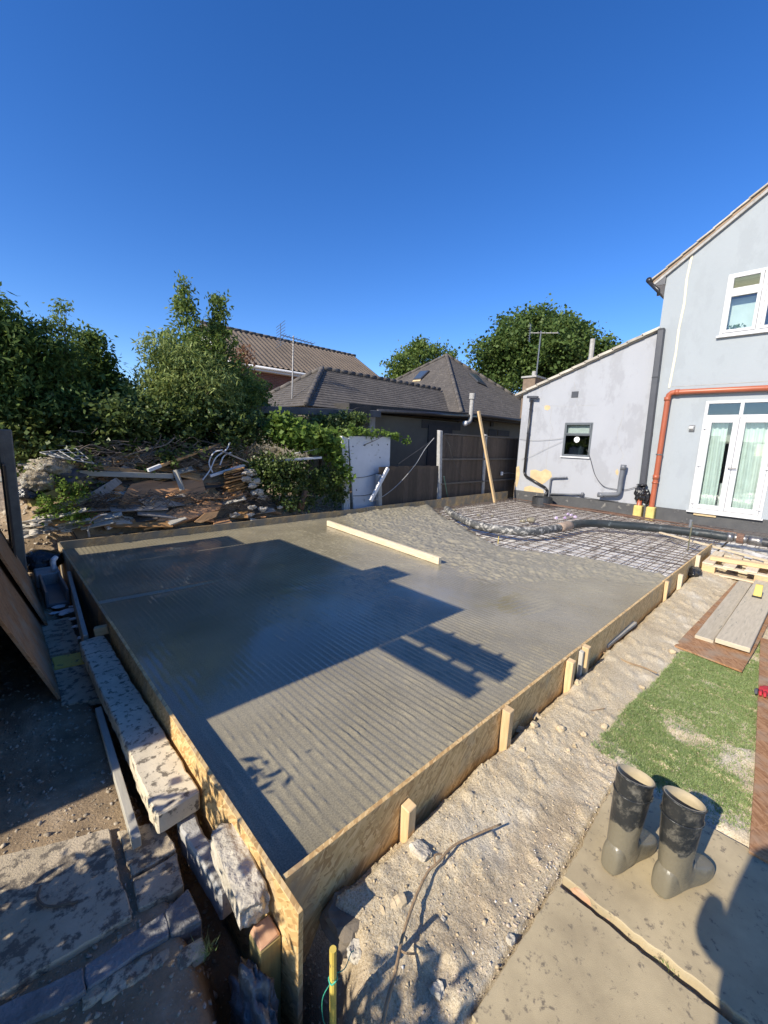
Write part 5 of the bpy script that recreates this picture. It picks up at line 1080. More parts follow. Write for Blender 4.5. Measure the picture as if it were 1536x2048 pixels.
# left wing with its own hip
wz = 2.2; wx0, wx1, wy0, wy1, wr = 5.9, 13.4, 9.1, 12.9, 3.5; ry = 11.0; rx0 = 7.71
mb = MB(); mb.box(wx0+.3, wx1, wy0+.3, wy0+.5, -.3, wz); mb.box(wx0+.3, wx0+.5, wy0+.5, wy1, -.3, wz); mb.build('wing_wall', M['nb_wall'], bung)
wf = MB(); wf.face([(wx0, wy0, wz), (wx1, wy0, wz), (wx1, ry, wr), (rx0, ry, wr)]); wf.face([(wx0, wy1, wz), (wx0, wy0, wz), (rx0, ry, wr)]); wf.face([(wx1, wy1, wz), (wx0, wy1, wz), (rx0, ry, wr), (wx1, ry, wr)])
wf = wf.build('wing_roof', M['tile_dark'], bung)
slope('tile_courses', wf, (wx0, wy0, wz), (wx1, wy0, wz), (rx0, ry, wr), (wx1, ry, wr), 17, M['tile_dark'], .012, .02); slope('tile_courses', wf, (wx0, wy1, wz), (wx0, wy0, wz), (rx0, ry, wr), (rx0, ry, wr), 17, M['tile_dark'], .015, .02)
ridge((wx0, wy0, wz), (rx0, ry, wr), wf, 10, .1); ridge((rx0, ry, wr), (wx1, ry, wr), wf, 18, .09); ridge((wx0, wy1, wz), (rx0, ry, wr), wf, 8, .1)
# flat-roofed side addition in front of the wing, ivy at its left end
fa = thing('flat_roof_annexe', 'low flat-roofed annexe with black felt edge in front of the dark roofs', 'building', (9, 8.8, -.2))
MB().box(7.95, 12.3, 8.75, 8.95, -.3, 2.12).build('wall', M['nb_wall'], fa); MB().box(7.75, 7.95, 8.75, 9.3, -.3, 2.12).build('corner_pier', M['conc_post'], fa)
MB().hexa([(6.9, 8.62, 2.15), (12.35, 8.55, 2.28), (12.35, 9.6, 2.28), (6.9, 9.4, 2.15), (6.9, 8.62, 2.34), (12.35, 8.55, 2.46), (12.35, 9.6, 2.5), (6.9, 9.4, 2.36)]).build('flat_roof', M['nb_dark'], fa, bev=.01)
MB().tube([(7.8, 8.52, 2.2), (12.4, 8.48, 2.36)], .06, 8).build('gutter', M['black_plastic'], fa, smooth=True)
MB().hexa([(3.9, 7.95, 1.86), (7.75, 8.3, 2.02), (7.75, 9.1, 2.06), (3.9, 9.0, 1.9), (3.9, 7.95, 2.0), (7.75, 8.3, 2.2), (7.75, 9.1, 2.22), (3.9, 9.0, 2.04)]).build('felt_roof', mat('felt', (.11, .115, .12), (.07, .072, .075), 3, .85, .3, 30), fa, label='sagging dark felt roof at the ivy', bev=.01)
mb = MB(); 
pl = [PY(u, v, 8.15) for u, v in [(690, 828), (715, 815), (741, 812), (738, 835), (720, 850), (700, 845)]]; mb.prism(pl, (0, .03, 0)); mb.build('felt_flap', M['nb_dark'], fa, label='torn black felt hanging at the annexe corner')
p0, p1 = PY(858, 860, 8.70), PY(893, 995, 8.70); MB().box(p0.x, p1.x+.1, 8.70, 8.74, -.2, 1.95).build('doorway', M['nb_dark'], fa, label='dark doorway beside the tall fence post')
MB().box(9.9, 11.9, 8.73, 8.745, 1.85, 2.1).build('dark_lintel', M['nb_dark'], fa)
# window and flue on the bungalow wall
for u0, u1, v0, v1 in ((978, 993, 858, 872), (996, 1018, 860, 873)):
    a, b = PY(u0, v0, NY+.34), PY(u1, v1, NY+.34); MB().box(a.x, b.x, NY+.33, NY+.348, b.z, a.z).build('window', M['nb_dark'], bung)
c = PY(985, 848, NY+.3); MB().box(c.x-.1, c.x+.1, NY+.3, NY+.348, c.z-.1, c.z+.1).build('air_vent', M['nb_dark'], bung)
t = thing('flue_pipe', 'grey metal flue with cowl bent up from the bungalow eaves', 'flue', PY(940, 845, NY-.45))
fp = [PY(*z2(*q), NY-.55) for q in [(1230, 632), (1248, 625), (1258, 600), (1263, 540), (1266, 500)]]; MB().tube(catmull(fp, 4), .075, 10).build('pipe', M['conc_post'], t, smooth=True)
MB().tube([fp[-1]-Vector((0, 0, .05)), fp[-1]+Vector((0, 0, .14))], .105, 10).build('cowl', M['conc_post'], t)
MB().lump(fp[0], (.09, .09, .09), 3, 2, .1).build('elbow_end', M['white_paint'], t, smooth=True)
# ================================================================== brick house further back
by = 18.0
bh = thing('brick_house', 'red brick house with long pantiled roof behind the trees', 'house', (12, 20, -.2))
def brickmat():
    m = bpy.data.materials.new('red_brick'); m.use_nodes = True; nt = m.node_tree; N = nt.nodes; b = N['Principled BSDF']; b.inputs['Roughness'].default_value = .9
    tc = N.new('ShaderNodeTexCoord'); mp = N.new('ShaderNodeMapping'); mp.inputs['Rotation'].default_value = (math.pi/2, 0, 0); lk(nt, tc.outputs['Object'], mp.inputs[0])
    br = N.new('ShaderNodeTexBrick'); br.inputs['Scale'].default_value = 1.0; br.inputs['Brick Width'].default_value = .225; br.inputs['Row Height'].default_value = .075; br.inputs['Mortar Size'].default_value = .006
    br.inputs['Color1'].default_value = (.2, .07, .045, 1); br.inputs['Color2'].default_value = (.13, .045, .032, 1); br.inputs['Mortar'].default_value = (.2, .17, .15, 1); lk(nt, mp.outputs[0], br.inputs[0]); lk(nt, br.outputs[0], b.inputs['Base Color']); return m
M['brick'] = brickmat()
EVZ = 4.55
MB().box(8.2, 17.0, by+.3, by+7, -.3, EVZ).build('wall', M['brick'], bh)
MB().prism([(8.2, by+.3, EVZ), (8.2, by+7, EVZ), (8.2, by+3.65, EVZ+2.05)], (.25, 0, 0)).build('gable_wall', M['white_paint'], bh); MB().prism([(16.75, by+.3, EVZ), (16.75, by+7, EVZ), (16.75, by+3.65, EVZ+2.05)], (.25, 0, 0)).build('gable_wall', M['brick'], bh)
# pantiles: waves across, courses up the slope
nx_, nr = 34*6, 20; X = np.linspace(8.0, 17.6, nx_+1); rows = []; ST = 3.5
for i in range(nr):
    for k in (0, 1):
        s = (i+k*1.02)/nr; lift = .05 if k == 0 else .012
        rows.append((by + s*ST, EVZ-.02 + s*2.1 + lift))
V = []; F = []
for j, (yy, zz) in enumerate(rows):
    for x in X: w = math.sin(x/.28*2*math.pi); V.append((x, yy-.012*w, zz+.026*w))
for j in range(len(rows)-1):
    for i in range(nx_): a = j*(nx_+1)+i; F.append((a, a+1, a+nx_+2, a+nx_+1))
rfm = M['tile_pan'] = mat('pantile', (.25, .19, .135), (.18, .138, .1), 1.2, .85, .3, 20, c3=(.15, .12, .1), s3=6, t3=.66)
rf = MB().hexa([(8.0, by, EVZ-.1), (17.6, by, EVZ-.1), (17.6, by+ST, EVZ+2.0), (8.0, by+ST, EVZ+2.0), (8.0, by, EVZ-.06), (17.6, by, EVZ-.06), (17.6, by+ST, EVZ+2.04), (8.0, by+ST, EVZ+2.04)])
rf.hexa([(8.0, by+ST, EVZ+2.0), (17.6, by+ST, EVZ+2.0), (17.6, by+7.2, EVZ-.1), (8.0, by+7.2, EVZ-.1), (8.0, by+ST, EVZ+2.05), (17.6, by+ST, EVZ+2.05), (17.6, by+7.2, EVZ), (8.0, by+7.2, EVZ)])
rf = rf.build('roof', rfm, bh); mesh_np('pantiles', V, F, rfm, rf)
ridge((8.0, by+ST, EVZ+2.12), (17.6, by+ST, EVZ+2.12), rf, 24, .1, 'tile_dark')
MB().box(8.0, 17.5, by-.02, by+.02, EVZ-.24, EVZ-.04).build('fascia', M['white_paint'], bh); MB().box(8.0, 17.5, by+.02, by+.32, EVZ-.24, EVZ-.2).build('soffit', M['white_paint'], bh); MB().tube([(7.95, by-.08, EVZ-.1), (17.5, by-.08, EVZ-.1)], .06, 8).build('gutter', M['white_paint'], bh, smooth=True)
# ================================================================== aerials, chimney
def aerial(base, top, lab, boom_dir, wide=.9, n=9):
    t = thing('tv_aerial', lab, 'aerial', base); base = Vector(base); top = Vector(top)
    MB().tube([base, top], .022, 6).build('mast', M['metal'], t); bd = Vector(boom_dir).normalized(); sd = bd.cross(Vector((0, 0, 1))).normalized()
    a = top-bd*.35+Vector((0, 0, -.02)); b = top+bd*.55+Vector((0, 0, -.12)); MB().tube([a, b], .012, 5).build('boom', M['metal'], t)
    for i in range(n):
        p = a.lerp(b, .12+.88*i/(n-1)); MB().tube([p-sd*.16, p+sd*.16], .007, 4).build('element', M['metal'], t)
    for i in range(8):
        z = -.26+i*.075; MB().tube([a+sd*.28*wide+Vector((0, 0, z)), a-sd*.28*wide+Vector((0, 0, z))], .006, 4).build('reflector_bar', M['metal'], t)
    MB().tube([a+Vector((0, 0, -.28)), a+Vector((0, 0, .28))], .008, 4).build('reflector_spine', M['metal'], t)
aerial(PY(584, 812, 10.3), PY(587, 672, 10.3), 'television aerial on a tall mast left of the dark roofs', (1.0, -.25, 0), 1.5)
t = thing('chimney', 'small brick chimney behind the extension verge', 'chimney', (13, 7.0, 2.8))
a, b = PX(1050, 785, 13), PX(1078, 745, 13); MB().box(12.8, 13.4, b.y, a.y, 2.3, a.z+.42).build('stack', mat('chimney_brick', (.22, .16, .11), (.15, .11, .08), 7, .9, .4, 40), t, bev=.01)
MB().box(12.75, 13.45, b.y-.05, a.y+.05, a.z+.421, a.z+.48).build('crown', M['conc_post'], t, bev=.01); MB().tube([(13.1, (a.y+b.y)/2, a.z+.48), (13.1, (a.y+b.y)/2, a.z+.66)], .07, 10).build('pot', M['conc_post'], t)
aerial(PX(1071, 765, 13.3), PX(1082, 662, 13.3), 'thin television aerial rising behind the chimney', (.2, -1, 0), .5, 5)
a, b = PX(1182, 716, 13.5), PX(1186, 678, 13.5); MB().tube([a-Vector((0, 0, .3)), b], .07, 8).build('vent_pipe', M['conc_post'], None, 'pale vent pipe poking up behind the extension roof', 'pipe')
# ================================================================== vegetation
def depth(p): return float(np.dot(np.array(p)-np.array([0, 0, H]), _f))
def blob(u, v, y, ru, rv, rd=None, plane='y'):
    c = PY(u, v, y) if plane == 'y' else PX(u, v, y); d = depth(c)
    a, b = ru*d/FPX, rv*d/FPX; return (np.array(c), np.array([a, rd if rd else a*.9, b]) if plane == 'y' else np.array([rd if rd else a*.9, a*1.25, b]))
def clusters(blobs, n, outer=.45):
    w = np.array([np.prod(b[1])**.7 for b in blobs]); k = RNG.choice(len(blobs), n, p=w/w.sum())
    d = RNG.normal(size=(n, 3)); d /= np.linalg.norm(d, axis=1)[:, None]; r = RNG.random(n)**outer
    C_ = np.array([b[0] for b in blobs])[k]; R_ = np.array([b[1] for b in blobs])[k]
    return C_ + d*r[:, None]*R_
def leaf_mesh(cl, per, spread, size, asp=.45, droop=.3, var=.4):
    n = len(cl)*per; c = np.repeat(cl, per, 0) + RNG.normal(size=(n, 3))*spread*np.array([1, 1, .8])
    d = RNG.normal(size=(n, 3)); d[:, 2] -= droop; d /= np.linalg.norm(d, axis=1)[:, None]
    s = np.cross(d, RNG.normal(size=(n, 3))*np.array([.5, .5, 1.0])+np.array([0, 0, .6])); s /= np.linalg.norm(s, axis=1)[:, None]+1e-9
    nn = np.cross(d, s); L = size*(1-var+2*var*RNG.random(n))[:, None]; w = L*asp*.5
    V = np.stack([c, c+d*L*.45+s*w+nn*w*.25, c+d*L, c+d*L*.45-s*w+nn*w*.25], 1).reshape(-1, 3)
    return V, np.arange(n*4).reshape(-1, 4)
def plant(name, lab, cat, base, blobs, ncl, per, spread, size, m, asp=.5, droop=.3, limbs=14, tr=.06, stem_name='trunk', crown='crown', group=None, stem_m='bark', outer=.45, second=None):
    base = Vector(base); t = thing(name, lab, cat, base, group)
    cl = clusters(blobs, ncl, outer); V, F = leaf_mesh(cl, per, spread, size, asp, droop); mesh_np(crown, V, F, L_[m], t)
    if second:
        m2, n2, s2, bl2 = second; cl2 = clusters(bl2, n2, outer); V, F = leaf_mesh(cl2, per, spread, s2, .3, .6); mesh_np(crown, V, F, L_[m2], t)
    mb = MB(); top = Vector(np.average([b[0] for b in blobs], axis=0)); mid = base.lerp(top, .5)+Vector((random.uniform(-.1, .1), random.uniform(-.1, .1), 0))
    mb.tube(catmull([base, mid, top], 5), [tr*(1-.6*i/10) for i in range(11)], 7)
    ends = sorted(range(ncl), key=lambda i: random.random())[:limbs]
    for i in ends:
        e = Vector(cl[i]); s = base.lerp(top, random.uniform(.35, .95)); q = s.lerp(e, .5)+Vector((0, 0, .12*(e-s).length)); mb.tube(catmull([s, q, e], 3), [tr*.35*(1-.8*k/6) for k in range(7)], 4)
    mb.build(stem_name, M[stem_m], t, smooth=True); return t
yA = 7.5
plant('ash_tree', 'dense dark leafy tree at the left edge above the debris', 'tree', (.5, 7.9, -.1), [blob(10, 700, yA, 85, 75), blob(85, 700, yA, 60, 55), blob(60, 790, yA, 110, 65), blob(-40, 640, yA, 60, 60), blob(-60, 760, yA, 120, 120), blob(105, 775, yA, 50, 40)], 620, 34, .085, .095, 'dark', .34, .6)
plant('ash_shoots', 'thin upright shoots with small leaves above the left trees', 'shrub', (.9, 7.6, .8), [blob(118, 632, yA, 10, 22, .12), blob(100, 660, yA, 12, 22, .12), blob(140, 662, yA, 9, 14, .12), blob(128, 612, yA, 12, 5, .1)], 46, 12, .05, .06, 'mid', .4, .4, limbs=18, tr=.012, stem_name='stem', crown='leaves')
yB = 8.2
plant('hawthorn_tree', 'mid-green bushy tree with loose top between the left tree and the tall tree', 'tree', (1.9, 8.5, -.1), [blob(170, 705, yB, 45, 40), blob(200, 748, yB, 38, 34), blob(150, 770, yB, 75, 60), blob(225, 800, yB, 50, 45), blob(250, 785, yB, 18, 14), blob(185, 680, yB, 22, 22)], 480, 30, .075, .07, 'dark', .5, .3)
yC = 7.9
plant('pear_tree', 'tall tree with a two-pronged glossy crown left of the brick house', 'tree', (3.0, 8.1, -.1), [blob(366, 588, yC, 14, 40, .25), blob(368, 632, yC, 20, 32, .3), blob(437, 615, yC, 15, 38, .25), blob(435, 655, yC, 22, 25, .3), blob(395, 695, yC, 70, 40), blob(440, 720, yC, 45, 60), blob(400, 770, yC, 95, 70), blob(335, 700, yC, 28, 35, .3), blob(478, 790, yC, 45, 55)],
      760, 26, .055, .072, 'mid', .42, .5, limbs=30, tr=.08)
yD = 7.35
plant('willow_shrub', 'feathery bright shrub in front of the tall tree', 'shrub', (2.5, 7.5, .2), [blob(345, 715, yD, 50, 50), blob(380, 760, yD, 80, 55), blob(330, 790, yD, 70, 45), blob(295, 735, yD, 16, 25), blob(430, 790, yD, 55, 45), blob(296, 690, yD, 14, 25, .15)], 330, 36, .075, .085, 'willow', .24, .7, tr=.05)
plant('brown_bush', 'reddish brown withered bush beside the brick house', 'bush', (4.2, 9.2, -.1), [blob(480, 720, 9.0, 22, 32), blob(490, 760, 9.0, 28, 30)], 70, 26, .08, .06, 'dead', .5, .3)
plant('elder_bush', 'dark round bush below the brick house wall', 'bush', (4.3, 8.6, -.1), [blob(500, 795, 8.4, 45, 45), blob(520, 840, 8.4, 40, 35)], 180, 30, .08, .075, 'mid', .5, .3)
yE = 7.25
plant('ivy_hedge', 'dark ivy-covered hedge behind the debris heap', 'hedge', (1.8, 7.5, .2), [blob(70, 860, yE, 110, 45), blob(190, 865, yE, 90, 45), blob(310, 862, yE, 90, 42), blob(420, 862, yE, 90, 40), blob(250, 825, yE, 120, 35), blob(370, 820, yE, 90, 35), blob(480, 850, yE, 60, 38), blob(120, 920, yE, 140, 30), blob(350, 905, yE, 120, 25)], 760, 30, .075, .062, 'ivy', .75, .2, stem_name='stems', crown='leaves')
plant('dark_thicket', 'deep shaded thicket closing the view behind the ivy hedge', 'thicket', (1.5, 8.6, .0), [blob(60, 820, 8.6, 160, 80), blob(260, 830, 8.6, 160, 70), blob(440, 840, 8.6, 120, 60), blob(150, 900, 8.6, 180, 50), blob(380, 900, 8.6, 140, 45)], 420, 24, .13, .13, 'dark', .6, .2, stem_name='stems', crown='leaves')
yF = 6.75
plant('grape_vine', 'bright yellow-green vine spilling over behind the white plank', 'vine', (4.4, 7.0, .1), [blob(600, 872, yF, 50, 26), blob(565, 862, yF, 35, 28), blob(640, 880, yF, 45, 22), blob(570, 850, yF, 25, 18), blob(668, 905, 6.5, 22, 20, .12), blob(685, 945, 6.45, 13, 32, .1), blob(660, 890, 6.5, 22, 14, .15)], 190, 16, .07, .095, 'bright', .85, .3, stem_name='stems', crown='leaves', tr=.02)
plant('annexe_ivy', 'ivy fringe under the black felt roof of the annexe', 'ivy', (5.6, 8.0, .6), [blob(650, 848, 7.8, 75, 17, .25), blob(705, 838, 7.8, 38, 14, .25), blob(600, 850, 7.8, 50, 22, .25), blob(640, 880, 7.6, 70, 22, .25), blob(690, 880, 7.5, 40, 30, .2)], 330, 22, .06, .065, 'ivy', .8, .2, stem_name='stems', crown='leaves')
yG = 6.55
plant('ivy_bush', 'dark ivy mound below the white plank, left of the white panel', 'ivy', (4.3, 6.7, -.1), [blob(560, 965, yG, 45, 35, .3), blob(610, 965, yG, 45, 45, .3), blob(655, 965, yG, 35, 45, .25), blob(675, 990, yG, 22, 22, .15), blob(530, 935, yG, 35, 30, .3), blob(600, 1005, 6.4, 60, 12, .1), blob(575, 930, yG, 50, 25, .3)], 420, 22, .05, .05, 'ivy', .8, .2, stem_name='stems', crown='leaves', tr=.02)
plant('panel_vine', 'light green vine trailing along the top of the white panel', 'vine', (5.6, 6.5, 1.3), [blob(712, 862, 6.5, 28, 9, .08), blob(750, 865, 6.5, 32, 7, .08), blob(790, 873, 6.5, 12, 5, .06), blob(815, 882, 6.5, 10, 5, .05)], 60, 9, .035, .07, 'bright', .8, .3, stem_name='stems', crown='leaves', tr=.008, limbs=10)
plant('weed', 'leafy green weed growing in front of the debris at the left', 'weed', (.75, 6.36, .0), [blob(135, 975, 6.36, 26, 22, .12), blob(120, 1005, 6.36, 32, 20, .12), blob(150, 1030, 6.34, 28, 18, .1), blob(100, 1000, 6.36, 18, 18, .1), blob(85, 1030, 6.36, 18, 14, .1), blob(165, 985, 6.4, 14, 14, .1)], 80, 12, .035, .05, 'bright', .6, .3, stem_name='stems', crown='leaves', tr=.008)
plant('heap_ivy', 'ivy sprigs creeping over the middle of the debris', 'ivy', (1.1, 6.6, .5), [blob(185, 975, 6.6, 22, 12, .1), blob(285, 940, 6.7, 14, 6, .1), blob(165, 1030, 6.5, 14, 20, .1)], 36, 10, .03, .045, 'ivy', .7, .2, stem_name='stems', crown='leaves', tr=.006, limbs=6)
plant('dry_stalks', 'tangle of dry straw-coloured stalks on the right of the heap', 'dry plants', (3.3, 6.9, .6), [blob(510, 905, 6.75, 45, 14, .2), blob(540, 905, 6.7, 30, 16, .2), blob(480, 915, 6.75, 20, 14, .15), blob(555, 930, 6.6, 25, 8, .1)], 120, 12, .05, .11, 'dry', .07, .3, stem_name='stems', crown='stalks', tr=.01)
plant('sycamore_tree', 'large round sycamore beyond the bungalow and the lean-to', 'tree', (22, 11.2, -.2), [blob(1085, 690, 22, 75, 50, 3, 'x'), blob(1020, 715, 22, 55, 45, 3, 'x'), blob(1150, 705, 22, 50, 42, 3, 'x'), blob(1085, 650, 22, 38, 28, 2, 'x'), blob(1030, 670, 22, 38, 30, 2, 'x'), blob(1135, 668, 22, 28, 26, 2, 'x'), blob(1200, 700, 22, 16, 18, 1.5, 'x'), blob(980, 730, 22, 22, 28, 1.5, 'x'), blob(1070, 760, 22, 80, 35, 3, 'x')], 900, 44, .24, .17, 'syc', .8, .3, limbs=30, tr=.25)
plant('maple_tree', 'paler tree peeping over the ridge of the bungalow', 'tree', (21, 20.5, -.2), [blob(835, 712, 20, 38, 22, 1.5), blob(800, 735, 20, 30, 25, 1.5), blob(835, 690, 20, 12, 12, .8), blob(870, 705, 20, 22, 14, 1.2), blob(903, 712, 20, 12, 8, .6), blob(830, 760, 20, 60, 30, 2)], 330, 30, .2, .17, 'mid', .7, .3, limbs=20, tr=.15)
# ================================================================== debris heap
def wq(px, y, rd=None): return [PY(u, v, y if not hasattr(y, '__len__') else y[i]) for i, (u, v) in enumerate(px)]
def sheet_px(px, ys, th, m, lab, name='plywood_sheet', cat='board'):
    q = wq(px, ys); n = (q[1]-q[0]).cross(q[2]-q[0]).normalized()
    if n.y < 0: n = -n
    return MB().prism(q, n*th).build(name, M[m], None, lab, cat, 'boards in the debris heap', bev=.002)
sheet_px([(262, 968), (300, 960), (330, 964), (404, 956), (418, 1003), (270, 1013), (235, 1010)], (6.6, 6.62, 6.62, 6.62, 6.5, 6.45, 6.45), .012, 'ply_brown', 'large brown plywood sheet with torn top edge in the middle of the debris')
sheet_px([(275, 1000), (312, 990), (345, 1002), (380, 1010), (300, 1017)], (6.43, 6.44, 6.44, 6.42, 6.40), .01, 'ply_grey', 'grey curved strip of plywood in front of the brown sheet')
sheet_px([(168, 1008), (158, 1000), (232, 955), (245, 965), (200, 1000)], (6.45, 6.45, 6.6, 6.6, 6.5), .03, 'ply_grey', 'dark-edged tilted board left of the brown plywood sheet')
sheet_px([(195, 1000), (245, 972), (280, 985), (262, 1022), (200, 1030)], (6.56, 6.62, 6.62, 6.55, 6.5), .012, 'ply_brown', 'shaded brown board under the dark-edged board')
sheet_px([(312, 1040), (345, 1018), (420, 1000), (445, 1008), (440, 1018), (330, 1056)], (6.32, 6.42, 6.46, 6.42, 6.36, 6.28), .05, 'ply_brown', 'thick brown board lying low in front of the heap')
sheet_px([(388, 1044), (410, 1026), (438, 1022), (432, 1034), (402, 1046)], (6.26, 6.30, 6.32, 6.28, 6.25), .012, 'ply_orange', 'small pale orange board end by the far formwork')
sheet_px([(182, 1035), (225, 1030), (240, 1038), (190, 1052)], (6.36, 6.42, 6.40, 6.34), .012, 'ply_orange', 'small orange board near the white pipe')
sheet_px([(222, 950), (248, 930), (270, 940), (240, 955)], (6.62, 6.7, 6.7, 6.62), .02, 'ply_grey', 'pale splintered board corner on top of the heap')
def stick(p, q, r, m, lab, name='timber', cat='timber', h=None, group='timbers in the debris heap'):
    MB().beam(p, q, r*2, (h or r)*2).build(name, M[m], None, lab, cat, group, bev=.003)
stick(PY(112, 925, 6.75), PY(290, 945, 6.66), .05, 'ply_orange', 'long rusty-orange timber across the top of the heap', h=.03)
stick(PY(140, 945, 6.66), PY(345, 952, 6.62), .06, 'grey_wood', 'grey timber under the rusty-orange one', h=.035)
stick(PY(320, 932, 6.55), PY(455, 882, 6.9), .02, 'ply_orange', 'long thin brown pole rising to the right over the heap')
stick(PY(296, 941, 6.5), PY(321, 931, 6.55), .024, 'white_paint', 'white painted end of the brown pole')
stick(PY(55, 1005, 6.5), PY(160, 965, 6.62), .09, 'treated', 'green-brown beam below the carpet roll', h=.05)
stick(PY(350, 940, 6.55), PY(365, 980, 6.5), .03, 'grey_wood', 'short grey upright timber right of the white-ended pole')
stick(PY(420, 952, 6.62), PY(490, 930, 6.62), .022, 'white_paint', 'pale batten at the top of the rotten stack')
stick(PY(445, 903, 6.6), PY(497, 925, 6.55), .035, 'ply_grey', 'grey plank sliding down onto the rotten stack', h=.012)
MB().tube([PY(400, 912, 6.8), PY(440, 895, 6.85), PY(480, 880, 6.95)], [.06, .065, .055], 9).build('log', M['bark'], None, 'dark log lying on the right of the heap', 'log', 'logs in the heap', smooth=True)
MB().tube([PY(345, 935, 6.75), PY(395, 922, 6.8)], [.05, .05], 9).build('log', M['bark'], None, 'dark log behind the grey upright timber', 'log', 'logs in the heap', smooth=True)
t = thing('tree_stump', 'short brown cut stump at the foot of the ivy', 'stump', PY(603, 1018, 6.38)); a, b = PY(600, 1018, 6.40), PY(610, 982, 6.44)
MB().tube([a, a.lerp(b, .5), b], [.07, .062, .058], 10).build('bark', M['bark2'] if 'bark2' in M else mat('stump_bark', (.22, .12, .07), (.12, .07, .045), 12, .9, .6, 30), t, smooth=True); MB().tube([b, b+Vector((0, 0, .006))], .05, 10).build('cut_face', M['pine'], t)
# carpet roll and sacking
t = thing('carpet_roll', 'frayed rolled carpet bundle on the left of the heap', 'carpet', PY(90, 985, 6.55))
MB().lump(PY(100, 935, 6.6), (.22, .16, .12), 3, 4, .35, 2.0).build('fold', M['carpet'], t, smooth=True); MB().lump(PY(78, 962, 6.52), (.17, .14, .13), 8, 4, .4, 2.0).build('fold', M['carpet'], t, smooth=True); MB().lump(PY(135, 955, 6.6), (.16, .13, .12), 12, 4, .4, 2.2).build('fold', M['grey_cloth'], t, smooth=True)
V, F = leaf_mesh(clusters([blob(105, 925, 6.5, 30, 10, .05), blob(75, 950, 6.42, 20, 18, .05)], 40), 14, .03, .06, .05, .6); mesh_np('fringe', V, F, L_['dry'], t, kind='stuff')
MB().lump(PY(60, 990, 6.5), (.12, .1, .09), 21, 3, .4).build('sack', M['bag'], None, 'dark sack under the carpet roll', 'sack', smooth=True)
M['grid_grey'] = mat('grid_grey', (.4, .39, .37), (.25, .24, .22), 9, .6)
# spring frame
t = thing('wire_grid', 'pale metal bed-spring grid lying on top of the heap', 'metal grid', PY(140, 915, 6.85))
g0, g1, g2, g3 = PY(100, 915, 6.75), PY(185, 928, 6.72), PY(148, 893, 7.05), PY(70, 905, 7.0)
g = [PY(110, 914, 6.42), PY(188, 927, 6.42), PY(152, 897, 6.62), PY(80, 905, 6.62)]
for k in range(5):
    f_ = k/4; MB().tube([g[0].lerp(g[1], f_), g[3].lerp(g[2], f_)], .007, 5).build('bar', M['grid_grey'], t); MB().tube([g[0].lerp(g[3], f_), g[1].lerp(g[2], f_)], .007, 5).build('bar', M['grid_grey'], t)
# rotten laminated stack
t = thing('rotten_wood_stack', 'block of rotten layered orange wood on the right of the heap', 'rotten wood', PY(470, 1015, 6.5))
for i in range(34):
    f_ = i/33; c = PY(470+random.uniform(-8, 8), 1005-f_*65, 6.55+random.uniform(-.06, .06)); a_ = random.uniform(-.1, .5); L = random.uniform(.16, .3); d = Vector((math.cos(.35)*L, random.uniform(-.06, .06), math.sin(.35+a_*.3)*L*.6))
    MB().beam(c-d*.6, c+d*.6, random.uniform(.05, .14), random.uniform(.012, .03)).build('layer', M['rot_wood'] if random.random() < .7 else M['ply_brown'], t, bev=.003)
for i, (u, v, s) in enumerate([(500, 945, .075), (492, 958, .06), (512, 962, .06), (515, 985, .075), (525, 995, .055), (505, 972, .05), (505, 1015, .05), (525, 1018, .05), (500, 1030, .04), (560, 1015, .035), (470, 1030, .05)]):
    MB().lump(PY(u, v, 6.45-(.1 if v > 1010 else 0)), (s*1.5, s*.6, s*.75), i+41, 3, .7, 1.3).build('plaster_lump', M['debris_pale'], None, 'broken whitish masonry lump beside the rotten stack', 'rubble', 'masonry lumps in the heap')
# white plank, curved trim
stick(PY(540, 922, 6.5), PY(641, 915, 6.45), .05, 'upvc', 'white plastic plank sticking out of the ivy', name='plastic_plank', cat='plank', h=.018)
MB().tube(catmull([PY(588, 907, 6.6), PY(610, 903, 6.6), PY(635, 898, 6.58)], 4), .022, 6, sq=.5).build('plastic_trim', M['upvc'], None, 'short curved white trim above the white plank', 'trim', smooth=True)
# white pipe hoop, guttering, plaster at the left
cable([PY(u, v, 6.28) for u, v in [(179, 1074), (176, 1058), (182, 1042), (197, 1032), (215, 1028)]], .011, 'white plastic pipe hoop rising behind the far formwork', 'cable_white', 'plastic_pipe')
mb = MB(); pts = catmull([PY(212, 1057, 6.34), PY(232, 1047, 6.36), PY(262, 1052, 6.34)], 5)
mb.tube(pts, [.05, .06, .062, .06, .06, .058, .06, .06, .055, .05, .045], 10, sq=.55); mb.build('broken_gutter', M['upvc'], None, 'broken white gutter piece in front of the heap', 'gutter', smooth=False)
for i, (u, v, s) in enumerate([(75, 1045, .09), (100, 1058, .08), (60, 1065, .1), (115, 1050, .05), (90, 1035, .06), (130, 1062, .05)]):
    MB().lump(PY(u, v, 6.35), (s*1.5, s, s*.5), i+71, 3, .7, 1.5).build('plaster_lump', M['debris_pale'], None, 'pale plaster lump at the left foot of the heap', 'rubble', 'plaster lumps at the left of the heap')
